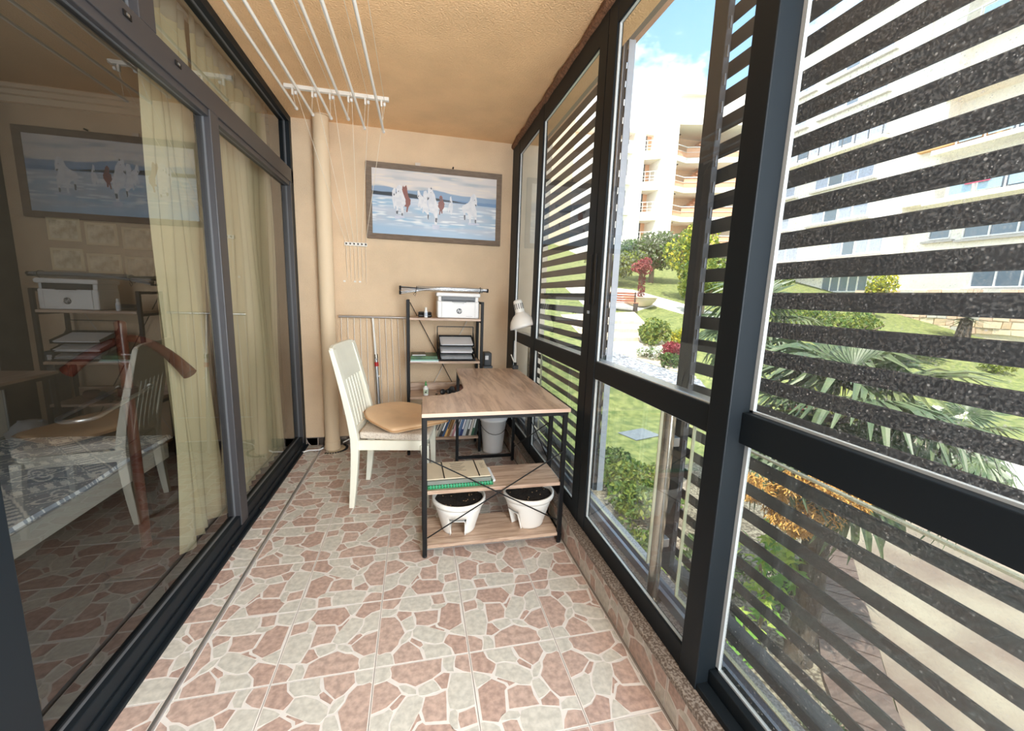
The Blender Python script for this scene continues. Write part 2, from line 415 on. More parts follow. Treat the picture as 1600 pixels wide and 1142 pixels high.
# tiles on the low wall under the windows
for j in range(-8, 8):
    ya = Y0T+TS*j; cy0 = max(0.0, (YN-ya)/TS); cy1 = min(1.0, (YB-ya)/TS)
    if cy1 <= 0.02: continue
    # unit-square x -> height, y -> along the wall
    put_tile(wr, tile_mesh((tile_rot(1, j)+1) % 4, 0.0, (SILL-0.024)/TS, cy0, cy1), (XW+0.008, ya, 0.0), (0, -PI/2, 0))
gs = MB().box(XW-0.012, 1.0, YN, YB, SILL-0.022, SILL).build('granite_slab', M_gran, wr, bevel=0.004)
gs2 = MB().box(0.862, 1.012, YN, YB, SILL, SILL+0.006).build('granite_ledge', M_gran2, wr)
# skirting on the back wall: cut tiles
sk = MB().box(XL, XW, YB-0.006, YB, 0.0, 0.074).build('baseboard_back', M_grout); tag(sk, kind='structure')
for i in range(-4, 2):
    xa = X0T+TS*i; cx0 = max(0.0, (XL+0.003-xa)/TS); cx1 = min(1.0, (XW-0.004-xa)/TS)
    put_tile(sk, tile_mesh((i*2+1) % 4, cx0, cx1, 0.3, 0.3+0.072/TS), (xa, YB-0.006, -0.3*TS+0.001), (PI/2, 0, 0))
# closed wall behind the photographer
we = MB().box(XL-0.15, 1.0, YN-0.2, YN, -0.05, 2.62).build('wall_rear', M_wall); tag(we, kind='structure')
# sealing foam along the ceiling above the window
fo = MB()
pts = []
n = 70
for k in range(n+1):
    y = YN+(YB-YN)*k/n; pts.append((XF+0.003+RND.uniform(-0.004, 0.004), y, 2.524+RND.uniform(-0.004, 0.004)))
fo.tube(pts, [0.024+RND.uniform(-0.005, 0.005) for _ in pts], 7); fo.build('trim_2', M_foam, kind='structure')['label'] = 'brown sealing foam between window frame and ceiling'

# ================================================================== RIGHT-HAND WINDOW WALL (window_1)
w1 = struct('window_1', 'anthracite aluminium glazing along the right side of the balcony')
xi, xo, xg = XF, XF+0.024, XF+0.013
def frame_bar(parent, name, *b, m=M_frame, bev=0.003): return MB().box(*b).build(name, m, parent, bevel=bev)
Z0, Z1, ZR0, ZR1, ZT = SILL, 0.248, 0.935, 1.015, 2.40
# far section
frame_bar(w1, 'bottom_rail', xi, xo, 0.965, YB, Z0, Z1); frame_bar(w1, 'middle_rail', xi, xo, 0.965, YB, ZR0, ZR1); frame_bar(w1, 'top_rail', xi, xo, 0.965, YB, ZT, 2.505)
for nm, a, b in (('end_stile', 3.37, YB), ('mullion', 2.735, 2.835), ('mullion', 1.82, 1.905), ('mullion', 1.735, 1.815)):
    frame_bar(w1, nm, xi-0.002, xo+0.002, a, b, Z0, 2.505)
frame_bar(w1, 'seam', xi+0.004, xo-0.004, 1.81, 1.824, Z0, 2.5, m=M_black, bev=0)
# post that stands proud
frame_bar(w1, 'post', xi-0.003, 0.868, 0.888, 0.965, Z0-0.002, 2.505)
# near section, set back a little
fn = 0.838
frame_bar(w1, 'bottom_rail', fn, fn+0.055, YN, 0.888, Z0, 0.232); frame_bar(w1, 'middle_rail', fn, fn+0.055, YN, 0.888, 0.93, 1.015); frame_bar(w1, 'top_rail', fn, fn+0.055, YN, 0.888, ZT, 2.505)
frame_bar(w1, 'sill_channel', XF, fn, YN, 0.888, Z0-0.002, 0.19)
frame_bar(w1, 'head_channel', XF, fn, YN, 0.888, 2.45, 2.505)
frame_bar(w1, 'post', xi-0.003, 0.868, -0.62, -0.54, Z0-0.002, 2.505)
def pane(parent, y0, y1, z0, z1, x, g, th=0.0):
    o = MB().add([(x,y0,z0),(x,y1,z0),(x,y1,z1),(x,y0,z1)], [(0,1,2,3)]).build('glass_pane', g, parent)
    return o
def bead(parent, y0, y1, z0, z1, x, far=True, w=0.007, m=None):
    mb = MB()
    mb.box(x-0.006, x+0.004, y1-w, y1, z0, z1)
    mb.box(x-0.006, x+0.004, y0, y0+w*0.4, z0, z1); mb.box(x-0.006, x+0.004, y0, y1, z0, z0+w*0.5); mb.box(x-0.006, x+0.004, y0, y1, z1-w*0.4, z1)
    return mb.build('glazing_bead', m or M_gasket, parent)
for a, b in ((2.835, 3.37), (1.905, 2.735), (0.965, 1.735)):
    for c, d in ((Z1, ZR0), (ZR1, ZT)):
        pane(w1, a, b, c, d, xg, G_clean if (a < 1 and c > 1) or c < 1 else G_win); bead(w1, a, b, c, d, xg)
for a, b in ((-0.54, 0.888), (YN, -0.62)):
    for c, d in ((0.232, 0.93), (1.015, ZT)):
        pane(w1, a, b, c, d, fn+0.028, G_dirty); bead(w1, a, b, c, d, fn+0.028, w=0.012)
# recessed pulls on the meeting stiles
for y in (1.79, 1.845): frame_bar(w1, 'pull_handle', xi-0.006, xi, y-0.008, y+0.008, 1.27, 1.50, m=M_black, bev=0.002)
MB().cbox((xi-0.004, 1.838, 1.235), (0.008, 0.014, 0.014)).build('catch_screw', M_alu, w1)

# ================================================================== LEFT-HAND SLIDING DOORS (door_1)
d1 = struct('door_1', 'grey-brown aluminium sliding doors with fixed lights above, on the left')
xa, xb = XL-0.07, XL; M_bead = mat('grey_glazing_bead', rgb(92, 94, 98), 0.4)
def lb(name, y0, y1, z0, z1, x0=xa, x1=xb, m=M_frameL, bev=0.003): return MB().box(x0, x1, y0, y1, z0, z1).build(name, m, d1, bevel=bev)
lb('threshold', YN, YB, -0.002, 0.055, m=M_frame); lb('transom', YN, YB, 2.075, 2.172); lb('head', YN, YB, 2.50, ZC, m=M_frame); lb('jamb', 3.55, YB, 0.05, 2.50, m=M_frame)
lb('track', YN, YB, 0.0, 0.018, XL, XL+0.018, m=M_frame)
# sashes
for a, b in ((1.09, 2.275), (2.36, 3.52), (YN, 0.99)):
    lb('bottom_rail', a-0.02, b+0.02, 0.055, 0.108, xa+0.012, xb-0.008, m=M_frame); lb('top_rail', a, b, 2.045, 2.078, xa+0.012, xb-0.008)
    pane(d1, a, b, 0.108, 2.045, XL-0.036, G_door); bead(d1, a, b, 0.108, 2.045, XL-0.032, w=0.002, m=M_bead)
for a, b in ((2.275, 2.36), (0.99, 1.09), (3.52, 3.55)): lb('stile', a, b, 0.05, 2.08, xa+0.006, xb-0.002, m=(M_frame if a < 1 else M_frameL))
for a, b in ((1.895, 3.55), (0.6, 1.80), (YN, 0.5)):
    pane(d1, a, b, 2.172, 2.50, XL-0.036, G_door); bead(d1, a, b, 2.172, 2.50, XL-0.032, w=0.002, m=M_bead)
for a in (1.80, 0.5): lb('stile', a, a+0.095, 2.172, 2.50)
for y in (1.72, 2.015):
    k = lb('rail_catch', y-0.012, y+0.028, 2.128, 2.146, XL, XL+0.004, m=M_black, bev=0.001)
    k2 = MB().box(XL+0.004, XL+0.007, y, y+0.012, 2.133, 2.141).build('catch_bolt', M_alu, k)
for y in (2.12, 2.50): lb('stop_block', y, y+0.02, 0.018, 0.03, XL, XL+0.012, m=M_black)

# ================================================================== BEDROOM BEHIND THE DOORS
R0, R1, RY = -4.7, XL-0.15, 4.0
for nm, m, b in (('wall_bedroom_far', M_room, (R0-0.1, XL-0.07, RY, RY+0.15, -0.1, 2.75)), ('wall_bedroom_left', M_room, (R0-0.15, R0, -2.1, RY, -0.1, 2.75)),
                 ('wall_bedroom_near', M_room, (R0, XL-0.07, -2.25, -2.1, -0.1, 2.75)), ('ceiling_bedroom', M_roomc, (R0, XL-0.07, -2.1, RY, 2.65, 2.75)),
                 ('floor_bedroom', M_roomf, (R0, XL-0.07, -2.1, RY, -0.1, -0.002))):
    sbox(nm, m, *b)
sbox('wall_left', M_wall, XL-0.15, XL, YN-0.2, YN, -0.05, 2.62)
sbox('wall_bedroom_stub', M_room, XL-0.15, XL-0.07, -2.1, YN, -0.05, 2.65)
sbox('wall_bedroom_jamb', M_room, XL-0.15, XL-0.071, YB, RY, -0.05, 2.65)
sbox('trim_3', M_roomc, XL-0.11, XL-0.075, YN, YB, 2.53, 2.65, label='lintel above the sliding doors, bedroom side')
# stepped plaster cornice on the far bedroom wall
mb = MB()
for k, (dy, dz) in enumerate(((0.12, 0.03), (0.08, 0.06), (0.04, 0.10))): mb.box(R0, XL-0.15, RY-dy, RY, 2.65-dz, 2.65)
mb.build('trim_4', M_roomc, kind='structure')['label'] = 'plaster cornice under the bedroom ceiling'

# unseen roof slab put in to block the sun, and outer faces of our own building
sbox('roof', M_wall, -6.0, 1.10, -3.5, 5.0, 2.76, 3.0, label='unseen slab of the storey above, sized to block the sun')
sbox('wall_facade', M_wall, 0.87, 1.0, -3.5, 4.2, -1.95, -0.05, label='facade below the balcony')
soff = sbox('ceiling_outer', M_ceil, 0.865, 1.01, YN, YB, ZC, ZC+0.2)
sbox('trim_5', mat('grey_head_track', rgb(118, 114, 112), 0.6), 1.00, 1.064, YN, YB, 2.578, 2.75, label='grey head track of the louvre panels')
sbox('trim_6', mat('pink_render', rgb(206, 168, 148), 0.9, var=0.05, bump=0.4, bscale=80), 1.066, 1.10, -3.5, 4.2, 2.588, 2.75, label='rendered edge beam of the slab above')
we2 = sbox('wall_end', mat('cream_render', rgb(226, 212, 190), 0.9, var=0.04), 0.87, 1.13, YB-0.03, YB+0.22, -1.95, 2.76)
# ================================================================== BALCONY RAILING OUTSIDE THE GLASS
rl = thing('balcony_railing', 'steel railing with round posts and clear glass panels outside the window', 'railing', (0.93, 0, SILL+0.006))
mb = MB(); mb.box(-0.028, -0.012, YN, YB-0.03, 0.0, 0.038); mb.box(0.012, 0.028, YN, YB-0.03, 0.0, 0.030); mb.box(-0.012, 0.012, YN, YB-0.03, 0, 0.008)
mb.build('bottom_channel', mat('pale_blue_aluminium', rgb(150, 160, 178), 0.35, 0.6), rl, bevel=0.002)
MB().box(-0.035, 0.025, YN, YB-0.03, 0.785, 0.815).build('handrail', M_alu, rl, bevel=0.008)
MB().box(-0.022, 0.012, YN, YB-0.03, 0.745, 0.785).build('handrail_web', M_alu, rl, bevel=0.002)
for y in (3.1, 1.25, -0.55):
    p = MB().tube([(-0.052, y, 0), (-0.052, y, 0.79)], 0.0215, 16).build('post', M_steel, rl)
    MB().tube([(-0.052, y, 0), (-0.052, y, 0.006)], 0.036, 16).build('post_foot', M_steel, p)
    for z in (0.2, 0.6): MB().box(-0.034, 0.005, y+0.008, y+0.04, z, z+0.035).build('clamp', M_alu, p, bevel=0.003)
for a, b in ((1.40, 3.02), (-0.48, 1.20)):
    g = MB().box(0.012, 0.020, a, b, 0.036, 0.70).build('glass_panel', G_rail, rl)
    e = MB(); w = 0.004
    e.box(0.010, 0.022, a, b, 0.034, 0.038); e.box(0.010, 0.022, a, b, 0.698, 0.703); e.box(0.010, 0.022, a-w, a, 0.034, 0.703); e.box(0.010, 0.022, b, b+w, 0.034, 0.703)
    e.build('polished_edge', mat('polished_glass_edge', rgb(226, 222, 190), 0.2, 0.1), g)

# ================================================================== LOUVRE PANELS
M_slat = mat('grey_louvre_paint', rgb(50, 50, 53), 0.65, var=0.12, vscale=14)
M_lpost_lit = mat('louvre_post_lit_face', rgb(176, 178, 186), 0.5, var=0.05)  # paler grey puts the light on the post's side face into its colour
def louvre(label, y0, y1, edge_y):
    t = thing('louvre_panel', label, 'louvre', (1.05, y0, 0.0), 0, 'grey louvre panels outside the balcony')
    L = y1-y0
    slat = MB().box(-0.0028, 0.0028, 0, L, -0.0240, 0.0240, M=Ry(math.radians(-13)))
    me = slat.mesh('slat', M_slat)
    for k in range(28):
        z = 0.275+0.0862*k
        if z > 2.57: break
        o = bpy.data.objects.new('slat', me); COL.objects.link(o); o.parent = t; o.location = (0, 0, z)
        o.modifiers.new('b', 'BEVEL').width = 0.003
    ys = (0.0, L) if edge_y is None else (edge_y-y0,)
    for y in (0.04, L-0.04):
        MB().box(-0.030, -0.008, y-0.035, y+0.035, 0.2, 2.58).build('frame_post', M_slat, t, bevel=0.003)
    MB().box(-0.03, 0.03, 0, L, 0.178, 0.215).build('bottom_rail', M_slat, t, bevel=0.003)
    return t
lf = louvre('far grey louvre panel with the lit side of its edge post painted pale, left of the open gap', 2.118, 3.50, 2.118)
MB().box(-0.008, 0.028, -0.006, 0.000, 0.178, 2.58).build('edge_strip', M_lpost_lit, lf)
MB().box(-0.032, -0.030, -0.002, 0.012, 0.178, 2.58).build('edge_trim', M_lpost_lit, lf)
ln = louvre('near grey louvre panel with a broad dark post, right of the open gap', -1.2, 1.435, 1.43)
MB().box(-0.032, -0.008, 2.555, 2.632, 0.178, 2.58).build('edge_post', M_slat, ln, bevel=0.003)
brk = MB().box(-0.034, -0.030, 0, 0.009, -0.018, 0.018).mesh('slat_clip', mat('dull_clip', rgb(96, 98, 104), 0.6))
for k in range(25):
    o = bpy.data.objects.new('slat_clip', brk); COL.objects.link(o); o.parent = ln; o.location = (0.0, 2.535, 0.318+0.0862*k)

# ================================================================== DRAINPIPE
pp = thing('drain_pipe', 'beige painted round drainpipe standing in the back left corner', 'pipe', (-0.672, 3.505, 0))
MB().tube([(0,0,0.002),(0,0,ZC)], 0.056, 28).build('tube', M_pipe, pp)
MB().tube([(0,0,2.37),(0,0,2.38)], 0.0585, 28).build('joint', M_pipe, pp)
MB().tube([(0,0,0.004),(0,0,0.075)], 0.060, 28).build('collar', M_pipe, pp, bevel=0.003)
MB().tube([(0.01,0,ZC-0.006),(0.01,0,ZC)], 0.066, 20).build('ceiling_ring', M_wall, pp)
rg = MB(); rg.lathe([(0.062, 0.003), (0.118, 0.003), (0.122, 0.0), (0.062, 0.0)], 30, a0=-PI*0.62, a1=PI*0.30); ring = rg.build('rim_plate', M_kraft, pp)
th = MB()
for k in range(17):
    a = -PI*0.60+k*PI*0.9/17
    th.box(0.100, 0.121, -0.007, 0.007, 0.002, 0.007, M=Rz(a))
th.build('dark_tooth_pattern', M_dark, ring)

# white cable along the foot of the wall
cb = MB().tube([(-0.89, 3.42, 0.012), (-0.84, 3.44, 0.02), (-0.76, 3.43, 0.024), (-0.735, 3.45, 0.03)], 0.006, 8)
tag(cb.build('cable', M_whitep), 'short white cable from the sliding door to the drainpipe', 'cable')
cb = MB().tube([(-0.60, 3.55, 0.035), (-0.56, 3.575, 0.05), (-0.46, 3.58, 0.075), (-0.34, 3.583, 0.085), (-0.1, 3.583, 0.083)], 0.005, 8)
tag(cb.build('cable', M_whitep), 'white cable running along the skirting behind the chair', 'cable')

# ================================================================== CEILING CLOTHES AIRER
ar = thing('ceiling_airer', 'white ceiling clothes airer with six rods hung on cords', 'clothes airer', (0, 0, ZC))
RX = [(-0.735, 2.43), (-0.640, 2.405), (-0.530, 2.398), (-0.425, 2.405), (-0.325, 2.362), (-0.205, 2.355)]
PX = [-0.742, -0.628, -0.525, -0.415, -0.312, -0.212]
for by in (3.06, 1.32):
    br = MB().box(-0.79, -0.165, by-0.014, by+0.014, -0.022, 0.0).build('bracket', M_white, ar, bevel=0.002)
    for k, px in enumerate(PX):
        MB().box(px-0.006, px+0.006, by-0.008, by+0.008, -0.058, -0.020).build('pulley_hanger', M_white, br, bevel=0.002)
        MB().tube([(px+0.012, by, -0.042), (px+0.026, by, -0.042)], 0.011, 10).build('pulley', M_whitep, br)
for k, (rx, rz) in enumerate(RX):
    z = rz-ZC
    rod = MB().tube([(rx-0.02, 1.18, z), (rx, 3.10, z)], 0.0078, 10).build('rod', M_white, ar)
    MB().tube([(rx, 3.095, z), (rx, 3.115, z)], 0.0098, 10).build('end_cap', M_whitep, rod)
    MB().tube([(rx, 3.09, z+0.006), (PX[k], 3.06, -0.04)], 0.0014, 5, cap=False).build('cord', M_rope, ar)
    MB().tube([(rx-0.018, 1.32, z+0.006), (PX[k], 1.32, -0.04)], 0.0014, 5, cap=False).build('cord', M_rope, ar)
    # lifting cords: from the near bracket along the ceiling, over the far pulley, down to the cleat
    cx = -0.532+0.029*k
    MB().tube([(PX[k]+0.02, 1.32, -0.034), (PX[k]+0.02, 3.06, -0.030)], 0.0014, 5, cap=False).build('cord', M_rope, ar)
    MB().tube([(PX[k]+0.02, 3.07, -0.040), (cx, 3.575, 1.665-ZC)], 0.0016, 5, cap=False).build('cord', M_rope, ar)
    MB().tube([(cx, 3.575, 1.66-ZC), (cx+0.001, 3.585, (1.40-0.018*(k % 3))-ZC)], 0.0018, 5, cap=False).build('cord', M_rope, ar)
cl = MB().box(-0.545, -0.375, 3.575, 3.598, 1.648-ZC, 1.676-ZC).build('cleat', M_white, ar, bevel=0.003)
for k in range(6):
    x = -0.535+0.029*k
    MB().tube([(x+0.006, 3.576, 1.662-ZC), (x+0.006, 3.566, 1.664-ZC)], 0.006, 8).build('cleat_hook', M_dark, cl)
for x in (-0.555, -0.475, -0.437): MB().box(x-0.008, x+0.008, 3.59, 3.5985, 1.365-ZC, 1.378-ZC).build('wall_plug', M_white, ar)

# ================================================================== FOLDED WIRE AIRER LEANING ON THE WALL
fa = thing('drying_rack', 'folded white drying rack leaning flat against the back wall, behind the chair', 'drying rack', (-0.34, 3.52, 0))
MB().tube([(-0.262, 0.035, 1.092), (0.262, 0.035, 1.092)], 0.010, 10).build('top_tube', M_alu, fa)
for k in range(11):
    x = -0.243+k*0.0486
    MB().tube([(x, 0.04, 1.09), (x+0.004*(k-3), 0.062, 0.27 if k < 2 else 0.30)], 0.0022, 6, cap=False).build('wire', M_white, fa)
MB().tube([(-0.248, 0.06, 0.272), (0.27, 0.06, 0.28)], 0.004, 6).build('bottom_wire', M_white, fa)
lg = MB().tube([(0.0, 0.022, 1.085), (0.020, 0.01, 0.76)], 0.009, 10).build('leg', M_white, fa)
MB().tube([(0.020, 0.01, 0.78), (0.052, -0.005, 0.008)], 0.0145, 12).build('lower_leg', M_alu, lg)
MB().tube([(0.0235, 0.008, 0.725), (0.0255, 0.007, 0.690)], 0.0165, 12).build('red_sleeve', M_red, lg)['label'] = 'red sleeve'
MB().tube([(0.021, 0.01, 0.79), (0.0225, 0.009, 0.755)], 0.0155, 12).build('collar', M_steel, lg)
MB().bar((0.03, 0.005, 0.62), (0.05, -0.004, 0.60), 0.01).build('catch', M_white, lg)

# ================================================================== PICTURE
pc = thing('framed_picture', 'grey-brown framed picture of white and brown horses running over a pale beach', 'picture', (0.165, 3.598, 2.003), 0)
W, Hh, fw, tilt = 1.075, 0.575, 0.042, math.radians(0.0)
mb = MB()
A = [(-W/2, -Hh/2), (W/2, -Hh/2), (W/2, Hh/2), (-W/2, Hh/2)]; B = [(-W/2+fw, -Hh/2+fw), (W/2-fw, -Hh/2+fw), (W/2-fw, Hh/2-fw), (-W/2+fw, Hh/2-fw)]
yo, yi, yb2 = -0.030, -0.020, -0.001
for nm, k in (('bottom_moulding', 0), ('right_moulding', 1), ('top_moulding', 2), ('left_moulding', 3)):
    a, b, c, d = A[k], A[(k+1) % 4], B[(k+1) % 4], B[k]
    vs = [(a[0], yo, a[1]), (b[0], yo, b[1]), (c[0], yi, c[1]), (d[0], yi, d[1]), (a[0], yb2, a[1]), (b[0], yb2, b[1]), (c[0], yb2, c[1]), (d[0], yb2, d[1])]
    MB().add(vs, [(0,1,2,3),(7,6,5,4),(0,4,5,1),(1,5,6,2),(2,6,7,3),(3,7,4,0)]).build(nm, M_picframe, pc)
# painted canvas: colours laid on a fine grid
NX, NZ = 480, 240
HP = homog([(228, 190), (1350, 285), (1332, 838), (245, 782)], [(0, 1), (1, 1), (1, 0), (0, 0)])
U, V = np.meshgrid((np.arange(NX)+0.5)/NX, (np.arange(NZ)+0.5)/NZ)
rng = np.random.default_rng(3)
def vnoise(U, V, fx, fy, seed):
    r = np.random.default_rng(seed); g = r.random((fy+2, fx+2)); x = U*fx; y = V*fy; i = x.astype(int); j = y.astype(int); a = x-i; b = y-j
    a = a*a*(3-2*a); b = b*b*(3-2*b)
    return g[j, i]*(1-a)*(1-b)+g[j, i+1]*a*(1-b)+g[j+1, i]*(1-a)*b+g[j+1, i+1]*a*b
def L3(r, g, b): return np.array([lin(r), lin(g), lin(b)])
img = np.zeros((NZ, NX, 3))
def lerp(a, b, t): return a+(b-a)*np.clip(t, 0, 1)[..., None]
n1 = vnoise(U, V, 5, 16, 1); n2 = vnoise(U, V, 14, 50, 2); n3 = vnoise(U, V, 40, 70, 5)
img[:] = L3(218, 214, 214)
img = lerp(img, L3(176, 186, 196), (n1-0.45)*2.4)
img = lerp(img, L3(236, 226, 214), (n2-0.55)*1.6)
def band(v0, v1, col, soft=0.012):   # v0,v1 arrays: lower/upper edge
    global img
    t = np.clip((V-v0)/soft, 0, 1)*np.clip((v1-V)/soft, 0, 1); img = lerp(img, col, t)
mt = 0.70+0.05*np.exp(-((U-0.48)/0.12)**2)+0.04*np.exp(-((U-0.08)/0.10)**2)-0.02*U+0.012*n2
band(0.52+0*U, mt, L3(138, 164, 194)); band(0.50+0*U, 0.62-0.02*U+0.01*n3, L3(112, 146, 186))
dk = 0.70-0.16*U; band(0.595-0.045*U, np.minimum(dk, 0.655)+0.01*n2, L3(52, 62, 72)); 
sea = np.clip((0.60-0.05*U-V)/0.01, 0, 1)
base = lerp(np.zeros_like(img)+L3(182, 194, 210), L3(150, 186, 214), (n1-0.35)*1.8)
base = lerp(base, L3(226, 232, 238), (n2-0.5)*2.4*(0.6+0.6*(V > 0.2)))
base = lerp(base, L3(196, 206, 222), ((vnoise(U, V, 3, 8, 9)-0.5)*3)*(V > 0.35)*(U < 0.45))
base = lerp(base, L3(158, 188, 216), (0.24-V-0.14*U)*8)
img = lerp(img, L3(0, 0, 0), 0*sea)*(1-sea[..., None])+base*sea[..., None]
def fill(poly, col, sh=0.25, seed=1, dark=None):
    global img
    P = [hmap(HP, p) for p in poly]; ins = np.zeros(U.shape, bool)
    for i in range(len(P)):
        (x1, y1), (x2, y2) = P[i], P[(i+1) % len(P)]
        if y1 == y2: continue
        c = ((y1 > V) != (y2 > V)) & (U < (x2-x1)*(V-y1)/(y2-y1)+x1); ins ^= c
    n = vnoise(U, V, 46, 30, seed+20)
    c = col*(1-0.45*sh*np.clip((n[..., None]-0.35)*2.0, 0, 1)*np.array([1.0, 0.85, 0.6]))
    img = np.where(ins[..., None], np.clip(c, 0, 1), img)
WHc, BRc = L3(224, 226, 232), L3(140, 92, 88)
DKc = L3(90, 96, 108)
HORSES = [
 (BRc, [(505,370),(512,350),(520,368),(540,348),(547,372),(550,400),(560,450),(580,480),(578,520),(560,550),(552,592),(540,590),(545,545),(525,540),(535,480),(515,430),(502,400)]),
 (WHc, [(415,400),(430,372),(445,380),(448,430),(450,500),(440,560),(432,560),(425,520),(415,480)]),
 (WHc, [(452,365),(465,352),(480,345),(500,358),(505,400),(530,470),(537,520),(512,545),(520,590),(510,622),(497,620),(500,590),(485,545),(468,545),(470,590),(458,612),(450,600),(455,550),(440,520),(440,450),(455,420)]),
 (WHc, [(640,400),(655,392),(668,430),(690,450),(700,480),(690,540),(672,560),(668,548),(655,530),(658,548),(645,540),(645,520),(655,480),(640,450)]),
 (WHc, [(697,400),(720,395),(730,430),(725,520),(742,560),(742,600),(735,655),(728,655),(728,610),(700,578),(692,600),(684,590),(688,540),(696,480),(690,440)]),
 (WHc, [(735,380),(738,362),(750,380),(765,360),(772,385),(795,430),(806,480),(826,540),(822,600),(816,680),(812,740),(798,738),(792,690),(796,640),(780,600),(752,590),(735,520),(735,470),(728,440)]),
 (BRc, [(835,450),(850,434),(862,450),(868,480),(882,510),(878,545),(862,570),(864,600),(852,600),(850,570),(840,615),(832,610),(838,560),(825,540),(828,495),(842,490)]),
 (WHc, [(930,452),(940,440),(948,480),(958,520),(956,562),(945,612),(936,605),(930,560),(918,590),(910,570),(918,530),(930,500)]),
 (WHc, [(1118,440),(1135,424),(1150,418),(1165,440),(1172,480),(1172,525),(1155,530),(1168,570),(1170,620),(1164,690),(1152,688),(1150,630),(1120,612),(1114,680),(1103,680),(1100,620),(1082,590),(1068,590),(1068,655),(1056,650),(1050,590),(1035,560),(1042,525),(1090,500),(1108,480)])]
for k, (c, p) in enumerate(HORSES): fill(p, c, 0.28 if c is WHc else 0.2, k)
for p in ([(428,425),(436,425),(436,442),(428,442)], [(468,400),(474,400),(472,412),(466,412)], [(735,455),(745,455),(742,475),(733,472)], [(762,362),(770,378),(764,385),(756,376)], [(1155,512),(1168,514),(1166,530),(1155,526)], [(846,455),(856,455),(856,485),(848,485)], [(452,580),(470,580),(466,612),(452,605)], [(498,600),(512,600),(510,625),(498,622)], [(800,640),(818,640),(814,680),(800,676)], [(730,610),(742,610),(740,655),(732,655)], [(1054,610),(1068,610),(1068,655),(1056,652)], [(1151,650),(1164,650),(1162,690),(1152,688)], [(932,485),(940,485),(940,500),(932,500)], [(645,440),(652,440),(650,455),(644,452)], [(1148,470),(1153,470),(1152,478),(1147,477)], [(758,408),(763,408),(762,416),(757,415)]):
    fill(p, DKc, 0.0)
for p in ([(440,625),(520,625),(530,645),(440,655)], [(770,700),(840,705),(830,742),(775,740)], [(1090,680),(1180,684),(1200,700),(1090,700)]): fill(p, L3(200, 206, 224), 0.3, 5)
def grid_print(name, nx, nz, w, h, img, parent, M, m):
    vs = []; cols = []
    xs = np.linspace(-w/2, w/2, nx+1); zs = np.linspace(-h/2, h/2, nz+1)
    me = bpy.data.meshes.new(name)
    X, Z = np.meshgrid(xs, zs); co = np.stack([X.ravel(), np.zeros(X.size), Z.ravel()], 1)
    j, i = np.meshgrid(np.arange(nz), np.arange(nx), indexing='ij'); a = (j*(nx+1)+i).ravel()
    f = np.stack([a, a+1, a+nx+2, a+nx+1], 1)
    me.from_pydata(co.tolist(), [], f.tolist())
    at = me.color_attributes.new('print', 'FLOAT_COLOR', 'CORNER')
    c = np.ones((nz*nx, 4, 4)); c[:, :, :3] = img.reshape(-1, 1, 3)
    at.data.foreach_set('color', c.astype(np.float32).ravel()); me.materials.append(m)
    me.transform(M)
    o = bpy.data.objects.new(name, me); COL.objects.link(o); o.parent = parent
    return o
M_print = vcol_mat('printed_canvas', 0.35)
grid_print('canvas', NX, NZ, W-2*fw, Hh-2*fw, np.clip(img, 0, 1), pc, T(0, -0.017, 0), M_print)
MB().box(-0.165, -0.125, -0.012, -0.002, 0.288, 0.315).build('hanging_tape', mat('old_tape', rgb(220, 208, 196), 0.6), pc)
MB().tube([(0.135, -0.002, 0.302), (0.135, -0.03, 0.302)], 0.006, 8).build('hanging_nail', M_black, pc)
# ================================================================== DESK
dk = thing('corner_desk', 'L-shaped desk with oak-look top, cut-out curve and thin black metal legs', 'desk', (0.40, 2.5, 0))
def dx(x): return x-0.40
def dy(y): return y-2.5
top = [(0.026, 1.885), (0.765, 1.905), (0.762, 3.085), (0.296, 3.085), (0.289, 2.70), (0.284, 2.46), (0.272, 2.40), (0.25, 2.345), (0.215, 2.30), (0.17, 2.265), (0.12, 2.245), (0.05, 2.235), (0.036, 2.22), (0.033, 2.19)]
MB().prism([(dx(x), dy(y)) for x, y in top], 0.728, 0.746).build('desktop', M_oak, dk, bevel=0.0015)
ed = MB(); ed.bar((dx(0.026), dy(1.8842), 0.737), (dx(0.765), dy(1.9042), 0.737), 0.001, 0.018)
ed.build('edge_band', mat('pale_edge_band', rgb(212, 182, 162), 0.5), dk)
lw = 0.022
LEGS = [(0.040, 1.915), (0.745, 1.925), (0.752, 2.165), (0.040, 2.165), (0.308, 3.055), (0.752, 3.06)]
for x, y in LEGS:
    l = MB().cbox((dx(x), dy(y), 0.369), (lw, lw, 0.718)).build('leg', M_black, dk, bevel=0.002)
    MB().tube([(dx(x), dy(y), 0.0), (dx(x), dy(y), 0.012)], 0.012, 10).build('foot', M_dark, l)
bars = [((0.04,1.915,.717),(0.745,1.925,.717)), ((0.04,2.165,.717),(0.752,2.165,.717)), ((0.04,1.915,.717),(0.04,2.165,.717)), ((0.752,1.925,.717),(0.752,3.06,.717)), ((0.308,3.055,.717),(0.752,3.06,.717)),
        ((0.308,2.165,.717),(0.308,3.055,.717)), ((0.308,3.055,.045),(0.752,3.06,.045)), ((0.04,1.915,.035),(0.04,2.165,.035)), ((0.752,1.925,.035),(0.752,2.165,.035))]
for a, b in bars:
    MB().bar((dx(a[0]), dy(a[1]), a[2]), (dx(b[0]), dy(b[1]), b[2]), 0.02).build('frame_bar', M_black, dk)
for z, nm in ((0.335, 'upper_shelf'), (0.048, 'lower_shelf')):
    MB().box(dx(0.052), dx(0.742), dy(1.918), dy(2.178), z-0.008, z+0.010).build(nm, M_oakx, dk, bevel=0.0015)
